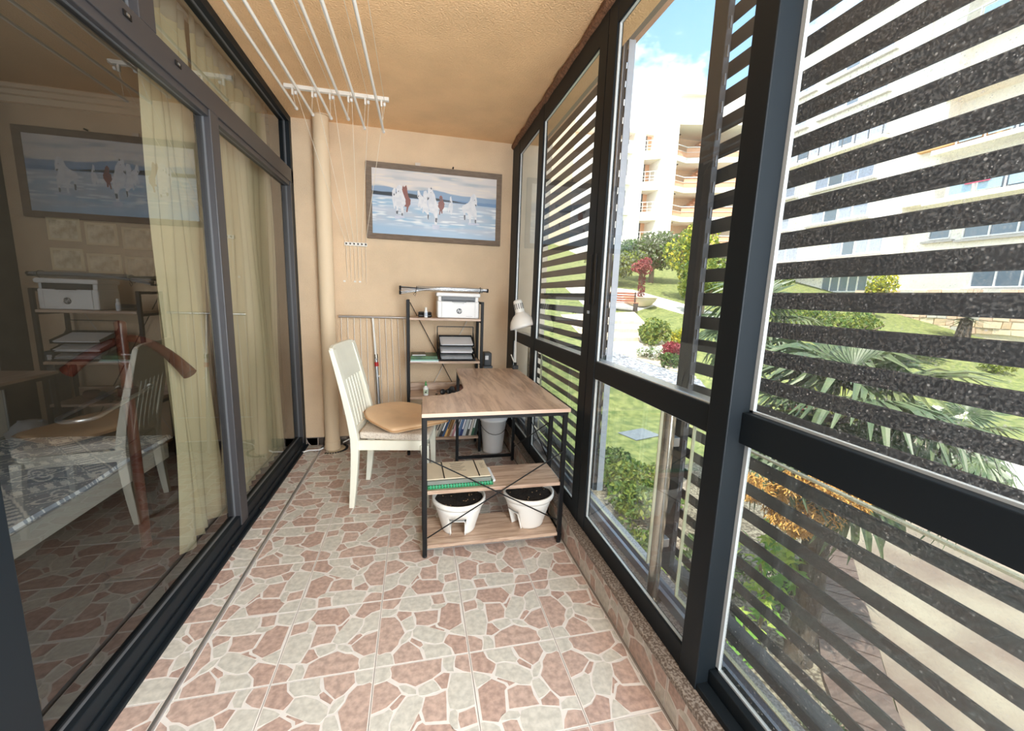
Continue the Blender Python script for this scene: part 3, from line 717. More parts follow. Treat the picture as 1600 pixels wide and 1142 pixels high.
for a, b in (((0.046, 1.905, 0.521), (0.728, 1.912, 0.135)), ((0.052, 1.903, 0.108), (0.738, 1.910, 0.517)), ((0.764, 2.18, 0.60), (0.764, 3.05, 0.12)), ((0.766, 2.18, 0.33), (0.766, 3.05, 0.60))):
    MB().tube([(dx(a[0]), dy(a[1]), a[2]), (dx(b[0]), dy(b[1]), b[2])], 0.0032, 6).build('cross_rod', M_black, dk)

# things on the desk's side shelf
Zs = 0.346
fo_ = thing('ring_binder', 'green ring binder lying at the bottom of the stack on the desk side shelf', 'binder', (0.215, 2.045, Zs), 0.03)
MB().box(-0.165, 0.165, -0.11, 0.115, 0.0, 0.018).build('cover', M_green, fo_, bevel=0.003)
cbx = MB()
for k in range(22): cbx.tube([(-0.15+0.0143*k, -0.116, 0.009), (-0.15+0.0143*k, -0.104, 0.019)], 0.003, 6)
cbx.build('comb_binding', mat('pale_green_comb', rgb(70, 190, 140), 0.4), fo_)
nb = MB().box(-0.165, 0.155, -0.10, 0.11, 0.0, 0.02).build('exercise_books', mat('greyed_page_edges', rgb(120, 124, 116), 0.8, var=0.2, vscale=200, stretch=(0.1, 0.1, 3)), None, loc=(0.215, 2.045, Zs+0.0192), rot=(0, 0, 0.03))
tag(nb, 'dark-edged pad lying between the green binder and the kraft envelope', 'paper pad')
ev = thing('kraft_envelope', 'pale kraft envelope with black bands on top of the desk shelf stack', 'envelope', (0.220, 2.05, Zs+0.0396), 0.02)
MB().box(-0.17, 0.150, -0.095, 0.11, 0.0, 0.006).build('cover', M_kraft, ev, bevel=0.002)
for x in (-0.085, 0.092): MB().box(x-0.003, x+0.003, -0.096, 0.111, 0.0062, 0.0072).build('black_band', M_black, ev)
pr = MB()
for k in range(9): pr.box(-0.045+0.003*(k % 3), 0.035-0.008*(k % 4), 0.082-0.012*k, 0.085-0.012*k, 0.0061, 0.0066)
for k in range(5): pr.box(0.115, 0.135-0.004*(k % 2), 0.06-0.014*k, 0.063-0.014*k, 0.0061, 0.0066)
pr.build('printed_lines', mat('grey_ink', rgb(120, 112, 100), 0.8), ev)
sh = MB().box(-0.02, 0.15, -0.02, 0.10, 0.0, 0.0035).build('loose_sheets', M_paper, None, loc=(0.245, 2.052, Zs+0.0470), rot=(0, 0, 0.02))
bpy.data.objects.remove(sh)
sh = MB().prism([(0.0, -0.08), (0.014, -0.072), (0.012, 0.08), (0.0, 0.09)], 0.0, 0.010).build('loose_sheets', M_paper, None, loc=(0.3845, 2.05, Zs+0.0015), rot=(0, 0, 0.02))
tag(sh, 'white loose sheets poking out at the right of the kraft envelope', 'papers')

# ================================================================== FLOWER POTS
M_pot = mat('white_pot_plastic', rgb(240, 238, 232), 0.38)
def pot(label, x, y, a, s=1.0):
    """railing planter: tapered pot with an arched saddle cut through the lower half; slot runs along direction a"""
    t = thing('flower_pot', label, 'flower pot', (x, y, 0.0583), a, 'white planters full of soil on the low desk shelf')
    n = 48; ys = 0.038
    R = lambda z: (0.085+(0.133-0.085)*z/0.165)*s
    mb = MB()
    zz = [0.0, 0.01, 0.02, 0.045, 0.07, 0.09, 0.105, 0.13, 0.165]
    arch = lambda y: 0.11*math.sqrt(max(0.0, 1-(y/ys)**2)) if abs(y) < ys else 0.0
    vs = []; idx = {}
    angs = [2*PI*j/n for j in range(n)]
    for i, z in enumerate(zz):
        for j, th in enumerate(angs):
            r = R(z)*(1.0+(0.018 if i == 1 else 0)); vs.append((r*math.cos(th), r*math.sin(th), z))
    fs = []
    for i in range(len(zz)-1):
        for j in range(n):
            th = 2*PI*(j+0.5)/n; r = R(zz[i]); yy = r*math.sin(th)
            if abs(yy) < ys and zz[i] < 0.105: continue
            j2 = (j+1) % n; fs.append((i*n+j, i*n+j2, (i+1)*n+j2, (i+1)*n+j))
    mb.add(vs, fs, smooth=True)
    # base halves and the walls of the saddle
    for sg in (-1, 1):
        r = R(0.0); a0 = math.asin(ys/r)
        arc = [(r*math.cos(a0+(PI-2*a0)*k/16), sg*r*math.sin(a0+(PI-2*a0)*k/16)) for k in range(17)]
        if sg < 0: arc = arc[::-1]
        mb.prism(arc, 0.0, 0.004)
        xr = R(0.05)-0.004
        mb.add([(-R(0)+0.004, sg*ys, 0), (R(0)-0.004, sg*ys, 0), (R(0.1)-0.006, sg*ys, 0.092), (-R(0.1)+0.006, sg*ys, 0.092)], [(0,1,2,3)])
    mb.add([(-R(0.1)+0.006, -ys, 0.092), (R(0.1)-0.006, -ys, 0.092), (R(0.1)-0.006, ys, 0.092), (-R(0.1)+0.006, ys, 0.092)], [(0,1,2,3)])
    b = mb.build('body', M_pot, t); sd_ = b.modifiers.new('s', 'SOLIDIFY'); sd_.thickness = 0.003
    MB().lathe([(0.128*s, 0.158), (0.138*s, 0.158), (0.141*s, 0.168), (0.141*s, 0.184), (0.137*s, 0.188), (0.130*s, 0.186), (0.128*s, 0.165)], 48).build('rim', M_pot, t)
    so = MB(); m = 26; r0 = 0.128*s; rr = random.Random(int(x*100)); vs = [(0, 0, 0.172)]; fs = []
    for k in range(1, 7):
        for j in range(m):
            th = 2*PI*j/m; q = r0*k/6*(1 if k == 6 else 1+rr.uniform(-0.03, 0.03)); vs.append((q*math.cos(th), q*math.sin(th), 0.170+rr.uniform(-0.005, 0.005)-(0.004 if k == 6 else 0)))
    for j in range(m): fs.append((0, 1+j, 1+(j+1) % m))
    for k in range(1, 6):
        for j in range(m): a_, b_ = 1+(k-1)*m, 1+k*m; fs.append((a_+j, b_+j, b_+(j+1) % m, a_+(j+1) % m))
    so.add(vs, fs, smooth=True)
    so.build('soil', M_soil, t)
    cr_ = MB()
    for k in range(14):
        th = rr.uniform(0, 2*PI); q = r0*math.sqrt(rr.random())*0.9; cr_.cbox((0, 0, 0), (0.006, 0.004, 0.003), M=T(q*math.cos(th), q*math.sin(th), 0.176) @ Rz(rr.uniform(0, 3)) @ Rx(0.5))
    cr_.build('bark_bits', mat('bark_bits', rgb(150, 120, 90), 0.9), t)
    return t
pot('left white planter on the low shelf, an arched gap in its base facing forwards', 0.222, 2.062, PI/2-0.15)
pot('white planter on the right of the low shelf, its gap turned to the left', 0.605, 2.060, PI+0.45)

# ================================================================== DESK LAMP
lp = thing('desk_lamp', 'white adjustable desk lamp clamped to the back corner of the desk', 'lamp', (0.745, 3.045, 0.746))
MB().box(-0.022, 0.022, -0.015, 0.015, 0.0, 0.030).build('clamp', M_dark, lp, bevel=0.003)
MB().tube([(0, 0, 0.03), (0, 0, 0.052)], 0.012, 12).build('socket', M_black, lp)
arm = MB().tube([(0, 0, 0.04), (-0.008, -0.012, 0.34)], 0.0062, 10).build('arm', M_white, lp)
MB().tube([(-0.012, -0.004, 0.055), (-0.040, -0.02, 0.115)], 0.004, 8).build('lever', M_white, lp)
MB().tube([(-0.008, -0.012, 0.33), (-0.012, -0.10, 0.41), (-0.02, -0.14, 0.42)], 0.006, 10).build('neck', M_white, lp)
Ms = T(-0.018, -0.165, 0.435) @ Rx(math.radians(-10)) @ Ry(math.radians(-13))
shd = MB().lathe([(0.094, -0.105), (0.093, -0.088), (0.080, -0.050), (0.055, -0.018), (0.037, -0.004), (0.034, 0.004)], 36, M=Ms).build('shade', M_white, lp, solid=0.002)
nk = MB().lathe([(0.034, 0.002), (0.0335, 0.040), (0.032, 0.078), (0.029, 0.090), (0.018, 0.096), (0.0005, 0.097)], 32, M=Ms).build('lamp_neck_cap', M_white, lp)
vt = MB()
for k in range(14): vt.box(0.0325, 0.0345, -0.0024, 0.0024, 0.028, 0.068, M=Ms @ Rz(2*PI*k/14))
vt.build('vent_slot', M_dark, nk)
MB().lathe([(0.0005, -0.085), (0.018, -0.078), (0.027, -0.058), (0.024, -0.035), (0.014, -0.015), (0.014, 0.0)], 20, M=Ms).build('bulb', mat('frosted_bulb', rgb(250, 250, 250), 0.2), shd)

# ================================================================== BUCKET
bk = thing('waste_bin', 'white plastic bin with swing lid and wire handle under the desk', 'bin', (0.632, 3.285, 0))
MB().lathe([(0.0005, 0.003), (0.078, 0.003), (0.083, 0.0), (0.084, 0.014), (0.0835, 0.02), (0.108, 0.275), (0.115, 0.276), (0.117, 0.298), (0.112, 0.300), (0.106, 0.29), (0.08, 0.02), (0.0005, 0.015)], 40).build('body', M_whitep, bk)
ld = MB().lathe([(0.118, 0.296), (0.120, 0.306), (0.110, 0.314), (0.098, 0.318), (0.088, 0.345), (0.066, 0.366), (0.036, 0.377), (0.0005, 0.379)], 40).build('lid', mat('greyish_white_plastic', rgb(220, 222, 228), 0.4), bk)
MB().box(-0.07, 0.07, -0.006, 0.006, 0.352, 0.376, M=Rx(0.0)).build('flap_hinge', mat('greyish_white_plastic2', rgb(205, 208, 214), 0.4), ld, bevel=0.003)
hp = []
for k in range(15):
    a = PI*k/14; hp.append((-0.119*math.cos(a), -0.075*math.sin(a)-0.045*math.sin(a), 0.285-0.105*math.sin(a)))
MB().tube(hp, 0.0022, 6).build('wire_handle', M_black, bk)
for sx in (-1, 1): MB().tube([(sx*0.112, 0, 0.285), (sx*0.123, 0, 0.285)], 0.009, 10).build('handle_lug', M_whitep, bk)

# ================================================================== BOOKSHELF
bs = thing('shelf_unit', 'four-tier oak-look shelf with black metal frame against the back wall', 'shelf', (0.23, 3.41, 0))
hx, hy = 0.288, 0.125
for sx in (-1, 1):
    for sy in (-1, 1):
        p = MB().cbox((sx*hx, sy*hy, 0.632), (0.022, 0.022, 1.225)).build('post', M_black, bs, bevel=0.002)
        MB().tube([(sx*hx, sy*hy, 0), (sx*hx, sy*hy, 0.02)], 0.012, 10).build('foot', M_dark, p)
    for z in (1.234, 1.085, 0.745, 0.455, 0.115): MB().bar((sx*hx, -hy, z), (sx*hx, hy, z), 0.018).build('side_bar', M_black, bs)
for z in (1.110, 0.770, 0.482, 0.138):
    MB().box(-0.275, 0.275, -0.138, 0.138, z-0.018, z).build('shelf_board', M_oakx, bs, bevel=0.0015)
MB().box(-0.275, 0.275, 0.120, 0.134, 0.482, 0.545).build('rear_board', M_oakx, bs)
MB().tube([(0.275, 0.14, 0.16), (-0.275, 0.142, 1.22)], 0.0035, 6).build('cross_rod', M_black, bs)
MB().tube([(-0.275, 0.145, 0.16), (0.275, 0.147, 1.22)], 0.0035, 6).build('cross_rod', mat('pale_rod', rgb(216, 210, 200), 0.4), bs)['label'] = 'pale diagonal rod'
def S(x, y, z): return (x, y, z)

# printer
pn = thing('printer', 'white compact laser printer on the top shelf', 'printer', (0.328, 3.39, 1.110))
MB().box(-0.163, 0.163, -0.105, 0.105, 0.002, 0.135).build('body', M_whitep, pn, bevel=0.010)
MB().box(-0.158, 0.158, -0.095, 0.105, 0.130, 0.172).build('upper_body', M_whitep, pn, bevel=0.006)
MB().box(-0.172, 0.172, -0.112, 0.108, 0.168, 0.200).build('scanner_lid', M_whitep, pn, bevel=0.010)
oc = MB().box(-0.132, 0.132, -0.108, -0.060, 0.132, 0.170).build('output_slot', M_dark, pn, bevel=0.002)
MB().box(-0.120, 0.120, -0.111, -0.100, 0.137, 0.143).build('slot_lip', M_black, oc)
MB().box(-0.050, 0.060, -0.112, -0.100, 0.128, 0.140, M=T(0, 0, 0)).build('paper_stop', M_dark, oc, bevel=0.002)
MB().box(-0.130, 0.130, -0.1075, -0.104, 0.008, 0.126).build('front_door', M_whitep, pn, bevel=0.002)
gv = MB(); gv.box(-0.1315, -0.130, -0.1065, -0.104, 0.01, 0.126); gv.box(0.130, 0.1315, -0.1065, -0.104, 0.01, 0.126); gv.box(-0.04, 0.04, -0.1085, -0.106, 0.117, 0.119); gv.box(0.03, 0.044, -0.1090, -0.106, 0.1165, 0.1195)
gv.box(0.06, 0.11, -0.1080, -0.107, 0.018, 0.0195)
gv.build('seam', mat('grey_seam', rgb(150, 152, 155), 0.5), pn)
# round emblem: dark disc with two slanted pale letters
em = MB().tube([(0.006, -0.1074, 0.058), (0.006, -0.1084, 0.058)], 0.0215, 36, smooth=False).build('emblem', mat('emblem_dark', rgb(34, 34, 38), 0.4), pn)
fc = bpy.data.curves.new('letters', 'FONT'); fc.body = 'hp'; fc.size = 0.036; fc.shear = 0.32; fc.extrude = 0.0003; fc.align_x = 'CENTER'; fc.align_y = 'CENTER'
tmp = bpy.data.objects.new('letters', fc); COL.objects.link(tmp); bpy.context.view_layer.update()
me = bpy.data.meshes.new_from_object(tmp.evaluated_get(bpy.context.evaluated_depsgraph_get())); bpy.data.objects.remove(tmp)
me.materials.clear(); me.materials.append(M_whitep); me.name = 'letters'
lt = bpy.data.objects.new('letters', me); COL.objects.link(lt); lt.parent = em; lt.location = (0.006, -0.1088, 0.061); lt.rotation_euler = (PI/2, 0, 0)

# bundle of poles on the printer
bd = thing('pole_bundle', 'bundle of black-tipped grey poles in clear plastic lying on the printer', 'pole bundle', (0.23, 3.36, 1.318))
rr = random.Random(4)
for k in range(11):
    yy = rr.uniform(-0.022, 0.022); z1_ = 0.012+0.0055*(k % 4); z0_ = (0.022, 0.008, -0.012, -0.030)[k % 4] + rr.uniform(-0.004, 0.004)
    pts = [(-0.345, yy*1.5, z0_+(0.0 if k % 4 else 0.002)), (-0.20, yy*1.2, z0_*0.55+z1_*0.45), (-0.03, yy, z1_), (0.15, yy, z1_-0.001), (0.335, yy, z1_-0.004)]
    po = MB().tube(pts, 0.0045, 8).build('pole', (M_dark if k % 3 == 0 else M_alu), bd)
    MB().tube([(-0.353, yy*1.5, z0_-0.001), (-0.338, yy*1.5, z0_)], 0.0075, 8).build('tip', M_black, po)
    MB().tube([(0.330, yy, z1_-0.004), (0.343, yy, z1_-0.004)], 0.007, 8).build('tip', M_black, po)
MB().box(-0.22, 0.30, -0.030, 0.030, -0.004, 0.034).build('clear_sleeve', glass('clear_sleeve_film', (0.86, 0.88, 0.9, 1), 1.5, veil=0.18, rough=0.1), bd, bevel=0.01)
for x, zc in ((-0.225, 0.006), (0.275, 0.014)):
    pts = [(x+0.004*math.sin(a), 0.036*math.cos(a), zc+0.026*math.sin(a)) for a in [2*PI*k/16 for k in range(17)]]
    MB().tube(pts, 0.0024, 6, cap=False).build('tie', M_black, bd)
MB().tube([(-0.225, -0.036, -0.005), (-0.245, -0.04, -0.03), (-0.235, -0.04, -0.045), (-0.225, -0.036, -0.02)], 0.002, 6).build('tie_end', M_black, bd)

# small things on the top shelf
bt = thing('small_bottle', 'small white spray bottle standing on the top shelf left of the printer', 'bottle', (0.078, 3.315, 1.110))
MB().lathe([(0.0005, 0), (0.0125, 0), (0.0135, 0.003), (0.0135, 0.048), (0.010, 0.056), (0.008, 0.058)], 20).build('body', M_whitep, bt)
MB().lathe([(0.0085, 0.057), (0.0095, 0.058), (0.009, 0.080), (0.0005, 0.081)], 20).build('cap', M_white, bt)
lb_ = MB().lathe([(0.0138, 0.012), (0.0138, 0.040)], 20).build('label_band', mat('pale_blue_label', rgb(190, 200, 214), 0.5), bt)
gc = thing('glasses_case', 'black rounded case lying behind the small white bottle', 'case', (0.072, 3.395, 1.110))
MB().box(-0.055, 0.055, -0.028, 0.028, 0.0, 0.024).build('base', M_dark, gc, bevel=0.010)
MB().box(-0.053, 0.053, -0.027, 0.027, 0.023, 0.042).build('lid', M_dark, gc, bevel=0.010)

# letter tray
tr = thing('letter_tray', 'black three-tier letter tray full of papers on the middle shelf', 'letter tray', (0.322, 3.385, 0.770))
for sx in (-1, 1):
    for a, b in (((sx*0.148, 0.075, 0), (sx*0.148, 0.075, 0.262)), ((sx*0.148, -0.095, 0), (sx*0.148, -0.095, 0.012)), ((sx*0.148, -0.095, 0.006), (sx*0.148, 0.075, 0.006)), ((sx*0.148, -0.085, 0.020), (sx*0.148, 0.075, 0.215))):
        MB().bar(a, b, 0.007).build('frame_wire', M_black, tr)
MB().bar((-0.148, 0.075, 0.262), (0.148, 0.075, 0.262), 0.007).build('frame_wire', M_black, tr); MB().bar((-0.148, -0.095, 0.008), (0.148, -0.095, 0.008), 0.016).build('front_bar', M_black, tr)
TRAYS = []
for k, z in enumerate((0.030, 0.085, 0.145)):
    Mt = T(0, 0, z) @ Rx(math.radians(14))
    b = MB(); b.box(-0.138, 0.138, -0.105, 0.09, 0, 0.003, M=Mt); b.box(-0.138, -0.134, -0.105, 0.09, 0, 0.026, M=Mt); b.box(0.134, 0.138, -0.105, 0.09, 0, 0.026, M=Mt); b.box(-0.138, 0.138, 0.086, 0.09, 0, 0.026, M=Mt); b.box(-0.138, 0.138, -0.107, -0.104, 0, 0.008, M=Mt)
    b.build('tray', M_black, tr)
    TRAYS.append(Mt)
for k, (Mt, h, lab) in enumerate(zip(TRAYS, (0.030, 0.018, 0.010), ('stack of papers in clear folders in the bottom tray of the black letter tray', 'white papers in the middle tray of the black letter tray', 'white sheets in the top tray of the black letter tray'))):
    p = MB(); rq = random.Random(k+3); n = 5
    for q in range(n):
        d = rq.uniform(-0.008, 0.008)
        p.box(-0.122+d, 0.122+d, -0.098+rq.uniform(-0.01, 0.004), 0.08, 0.004+h*q/n, 0.004+h*(q+0.85)/n, M=Mt)
    o = p.build('paper_stack', M_paper if k else mat('grey_paper_in_sleeves', rgb(176, 180, 184), 0.3, var=0.15, vscale=20), None, loc=(0.322, 3.385, 0.770)); tag(o, lab, 'papers', 'papers in the letter tray')

# green folders on the left of the middle shelf
gf = thing('green_folders', 'dark green and white stack of folders overhanging the middle shelf on the left', 'folders', (0.066, 3.37, 0.770), 0.0)
MB().box(-0.108, 0.108, -0.145, 0.095, 0.001, 0.010).build('white_folder', M_paper, gf, bevel=0.002)
MB().box(-0.106, 0.106, -0.14, 0.095, 0.0105, 0.020).build('pale_green_folder', mat('pale_green_plastic', rgb(150, 196, 186), 0.3), gf, bevel=0.002)
MB().box(-0.104, 0.100, -0.12, 0.095, 0.0205, 0.045).build('picture_folder', M_dkgreen, gf, bevel=0.002)
tn = thing('booklet', 'small brown printed booklet lying on the green folders', 'booklet', (0.02, 3.36, 0.8155), 0.05)
MB().box(-0.055, 0.055, -0.085, 0.075, 0.0, 0.008).build('pages', mat('brown_cover', rgb(120, 104, 84), 0.5, col2=rgb(70, 80, 60), vscale=40), tn)
MB().box(-0.05, 0.05, -0.0865, -0.0845, 0.001, 0.007).build('title_strip', M_paper, tn)

# middle-low shelf: glue, oddments
gl_ = thing('glue_bottle', 'white glue bottle with a green nozzle on the third shelf', 'bottle', (0.078, 3.335, 0.482))
MB().lathe([(0.0005, 0), (0.019, 0), (0.021, 0.004), (0.021, 0.060), (0.014, 0.072), (0.009, 0.075), (0.009, 0.082)], 24).build('body', M_whitep, gl_)
MB().lathe([(0.0095, 0.080), (0.0085, 0.092), (0.003, 0.118), (0.0005, 0.120)], 16).build('nozzle', mat('green_nozzle', rgb(70, 150, 80), 0.4), gl_)
lbq = MB(); lbq.lathe([(0.0213, 0.014), (0.0213, 0.052)], 20, a0=-PI*0.85, a1=-PI*0.15); lo_ = lbq.build('label_patch', mat('glue_label', rgb(205, 220, 196), 0.5), gl_)
lm = MB(); lm.box(-0.008, 0.006, -0.0226, -0.0212, 0.024, 0.034); lm.box(-0.004, 0.009, -0.0226, -0.0212, 0.038, 0.043); lm.build('dark_print', M_dark, lo_)
def small(name, label, cat, m, loc, sz, rz, bev=0.004):
    o = MB().cbox((0, 0, sz[2]/2), sz).build(name, m, None, bevel=bev, loc=loc, rot=(0, 0, rz)); return tag(o, label, cat)
tw = thing('brown_pot', 'small round brown clay bowl at the back of the third shelf', 'bowl', (0.365, 3.43, 0.482))
MB().lathe([(0.0005, 0), (0.030, 0), (0.044, 0.012), (0.050, 0.032), (0.043, 0.052), (0.036, 0.055), (0.030, 0.048), (0.0005, 0.04)], 24).build('bowl_body', mat('dark_clay', rgb(104, 62, 48), 0.5), tw)
MB().lathe([(0.0365, 0.053), (0.040, 0.055), (0.0365, 0.058), (0.034, 0.055)], 24).build('rim', mat('dark_clay_rim', rgb(80, 46, 36), 0.5), tw)
sg = thing('sunglasses', 'folded black sunglasses lying on the third shelf', 'sunglasses', (0.24, 3.36, 0.482), 0.35)
for sx in (-1, 1):
    MB().lathe([(0.0005, 0.0), (0.020, 0.0), (0.024, 0.004), (0.020, 0.009), (0.0005, 0.011)], 18, M=T(sx*0.029, 0, 0.022) @ Rx(PI/2*0.9)).build('lens', M_dark, sg)
    MB().tube([(sx*0.055, 0.0, 0.03), (sx*0.056, 0.05, 0.02), (-sx*0.02, 0.07, 0.006)], 0.003, 6).build('temple', M_dark, sg)
MB().tube([(-0.008, 0, 0.028), (0.008, 0, 0.028)], 0.003, 6).build('bridge', M_dark, sg)
sc = thing('black_tape_dispenser', 'black tape dispenser in front of the brown bowl', 'tape dispenser', (0.285, 3.42, 0.482), -0.2)
MB().box(-0.045, 0.045, -0.018, 0.018, 0.0, 0.022).build('base', M_dark, sc, bevel=0.006)
MB().tube([(0.01, -0.010, 0.030), (0.01, 0.010, 0.030)], 0.024, 20).build('tape_roll', mat('tape_core', rgb(70, 72, 76), 0.3), sc)
for k, (x, y) in enumerate(((0.165, 3.35), (0.188, 3.315), (0.205, 3.37))):
    o = MB().lathe([(0.0005, 0), (0.010, 0), (0.011, 0.003), (0.007, 0.007), (0.0005, 0.008)], 14).build('push_pin_lid', M_dark, None, loc=(x, y, 0.482)); tag(o, ('tiny dark cap nearest the glue bottle', 'tiny dark cap nearest the front edge of the third shelf', 'tiny dark cap nearest the sunglasses')[k], 'cap', 'tiny dark caps on the third shelf')

# books, leaning
bcols = [(120,120,116), (206,196,180), (150,150,140), (26,30,40), (52,84,126), (222,180,110), (150,110,66), (226,214,206), (196,140,150), (236,236,240), (90,120,160), (30,52,110), (188,196,200), (60,64,60), (206,200,190), (44,90,66), (24,40,34)]
names = ['grey','beige','light grey','black','blue','ochre','brown','cream','pink','white','steel blue','navy','silver grey','charcoal','off-white','green','dark green']
x = 0.115; rb = random.Random(11)
for k, c in enumerate(bcols):
    w = rb.uniform(0.015, 0.026); h = rb.uniform(0.185, 0.235); d = rb.uniform(0.13, 0.16); lean = math.radians(24-0.75*k)
    t = thing('book', '%s book leaning in the row on the lowest shelf%s' % (names[k], ', leftmost' if k == 0 else (', rightmost' if k == len(bcols)-1 else ', right of the %s one' % names[k-1])), 'book', (x, 3.30, 0.1385), 0, 'books leaning on the lowest shelf')
    Mb = Ry(lean)
    cm = mat('book_cover_%s' % names[k].replace(' ', '_').replace('-', '_'), rgb(*c), 0.5, var=0.05)
    b = MB(); b.box(0, 0.0015, 0, d, 0, h, M=Mb); b.box(w-0.0015, w, 0, d, 0, h, M=Mb); b.box(0, w, -0.001, 0.001, 0, h, M=Mb); b.build('cover', cm, t)
    MB().box(0.0017, w-0.0017, 0.0012, d-0.003, 0.003, h-0.003, M=Mb).build('pages', M_paper, t)
    if k % 2: MB().box(w*0.25, w*0.75, -0.0016, -0.001, h*0.3, h*0.72, M=Mb).build('spine_title', M_paper if sum(c) < 420 else M_dark, t)
    x += w/math.cos(lean)+0.0012
# dark upright case behind the desk
cs = thing('grey_upright_case', 'tall dark grey case with a white label between shelf and window', 'case', (0.600, 3.50, 0))
MB().prism([(-0.035, -0.055), (0.045, -0.055), (0.045, 0.055), (-0.035, 0.055)], 0.0, 0.70).build('body', mat('slate_plastic', rgb(78, 82, 88), 0.45), cs, bevel=0.006)
MB().prism([(-0.03, -0.05), (0.035, -0.05), (0.035, 0.05), (-0.03, 0.05)], 0.699, 0.815).build('head', mat('slate_plastic2', rgb(62, 66, 72), 0.45), cs, bevel=0.01)
MB().box(-0.022, 0.006, -0.0515, -0.0495, 0.755, 0.79).build('paper_label', M_paper, cs)

# ================================================================== CHAIR
ch = thing('dining_chair', 'cream-painted wooden chair with slatted back pulled up to the desk', 'chair', (-0.120, 2.645, 0), math.radians(-8))
def loft(secs, name, m, parent, bev=0.004, sub=0):
    """rectangular sections: (x, y, z, wx, wy)"""
    mb = MB(); vs = []
    for x, y, z, wx, wy in secs: vs += [(x-wx/2, y-wy/2, z), (x+wx/2, y-wy/2, z), (x+wx/2, y+wy/2, z), (x-wx/2, y+wy/2, z)]
    fs = [(0,3,2,1), tuple(range(len(vs)-4, len(vs)))]
    for k in range(len(secs)-1):
        for j in range(4): fs.append((4*k+j, 4*k+(j+1) % 4, 4*k+4+(j+1) % 4, 4*k+4+j))
    mb.add(vs, fs); return mb.build(name, m, parent, bevel=bev)
def backx(z):   # curve of the back posts
    if z < 0.42: return -0.205-0.030*((0.42-z)/0.42)**1.6
    return -0.205-0.118*((z-0.42)/0.56)**1.25
HWB = 0.195
for sy in (-1, 1):
    loft([(backx(z), sy*(HWB+0.004*math.sin(z*3)), z, wx, wy) for z, wx, wy in ((0.0, .030, .036), (0.10, .036, .038), (0.22, .040, .040), (0.34, .044, .040), (0.44, .046, .040), (0.55, .042, .044), (0.70, .036, .050), (0.85, .030, .054), (0.965, .024, .056))], 'rear_leg', M_cream, ch)
    loft([(0.215, sy*0.205, 0.0, .026, .026), (0.212, sy*0.203, 0.15, .032, .032), (0.207, sy*0.200, 0.30, .040, .040), (0.200, sy*0.196, 0.40, .050, .050)], 'front_leg', M_cream, ch)
# crest panel and slats
mb = MB()
zs = [0.775, 0.83, 0.88, 0.93, 0.965, 0.985]
vs = []; fs = []; nn = 9
for z in zs:
    for j in range(nn):
        y = -HWB-0.022+(2*HWB+0.044)*j/(nn-1); bow = 0.016*(1-(y/HWB)**2); zz_ = z-(0.012 if (j in (0, nn-1) and z > 0.98) else 0)
        vs.append((backx(z)-bow*0.6-0.009, y, zz_)); 
for z in zs:
    for j in range(nn):
        y = -HWB-0.022+(2*HWB+0.044)*j/(nn-1); bow = 0.016*(1-(y/HWB)**2); zz_ = z-(0.012 if (j in (0, nn-1) and z > 0.98) else 0)
        vs.append((backx(z)-bow*0.6+0.010, y, zz_))
N0 = nn*len(zs)
for i in range(len(zs)-1):
    for j in range(nn-1):
        a = i*nn+j; fs.append((a, a+nn, a+nn+1, a+1)); b = N0+a; fs.append((b, b+1, b+nn+1, b+nn))
for j in range(nn-1): fs.append((j, j+1, N0+j+1, N0+j)); a = (len(zs)-1)*nn+j; fs.append((a+1, a, N0+a, N0+a+1))
for i in range(len(zs)-1): a = i*nn; fs.append((a+nn, a, N0+a, N0+a+nn)); a = i*nn+nn-1; fs.append((a, a+nn, N0+a+nn, N0+a))
mb.add(vs, fs); mb.build('crest_panel', M_cream, ch, bevel=0.004)
for k in range(6):
    y = -0.137+0.0548*k
    loft([(backx(z)-0.008, y, z, .014, .040) for z in (0.47, 0.55, 0.63, 0.71, 0.79)], 'back_slat', M_cream, ch, bev=0.003)
MB().box(backx(0.47)-0.014, backx(0.47)+0.008, -HWB, HWB, 0.45, 0.49).build('lower_back_rail', M_cream, ch, bevel=0.003)
for a in ((-0.195, 0.195, -0.205, -0.185), (-0.195, 0.195, 0.185, 0.205)): MB().box(a[0], a[1], a[2], a[3], 0.365, 0.425).build('apron', M_cream, ch, bevel=0.003)
MB().box(0.185, 0.210, -0.19, 0.19, 0.365, 0.425).build('apron', M_cream, ch, bevel=0.003); MB().box(-0.215, -0.195, -0.18, 0.18, 0.365, 0.425).build('apron', M_cream, ch, bevel=0.003)
seatp = [(-0.19, -0.175), (0.19, -0.215), (0.225, -0.20), (0.235, -0.1), (0.238, 0), (0.235, 0.1), (0.225, 0.20), (0.19, 0.215), (-0.19, 0.175)]
MB().prism(seatp, 0.424, 0.468).build('seat', M_seat, ch, bevel=0.014)

# tan cushion lying askew on the seat
cu = thing('seat_cushion', 'tan leatherette cushion lying askew on the cream chair', 'cushion', (-0.06, 2.70, 0.0))
cp = [(-0.330, 2.735), (-0.300, 2.60), (-0.255, 2.535), (-0.185, 2.445), (-0.140, 2.40), (-0.110, 2.41), (-0.01, 2.47), (0.10, 2.53), (0.20, 2.60), (0.212, 2.66), (0.15, 2.80), (0.06, 2.93), (-0.05, 3.00), (-0.14, 3.015), (-0.20, 2.985), (-0.285, 2.87), (-0.318, 2.80)]
mb = MB(); vs = []; fs = []; nn = len(cp); cxm = sum(p[0] for p in cp)/nn; cym = sum(p[1] for p in cp)/nn
def cz(x, y): return 0.4705+0.03*max(0, (-0.10-x))/0.2+0.012*max(0, y-2.85)/0.15
lay = [(0.90, 0.0), (0.985, 0.006), (1.0, 0.018), (0.985, 0.032), (0.93, 0.040), (0.6, 0.043), (0.25, 0.041)]
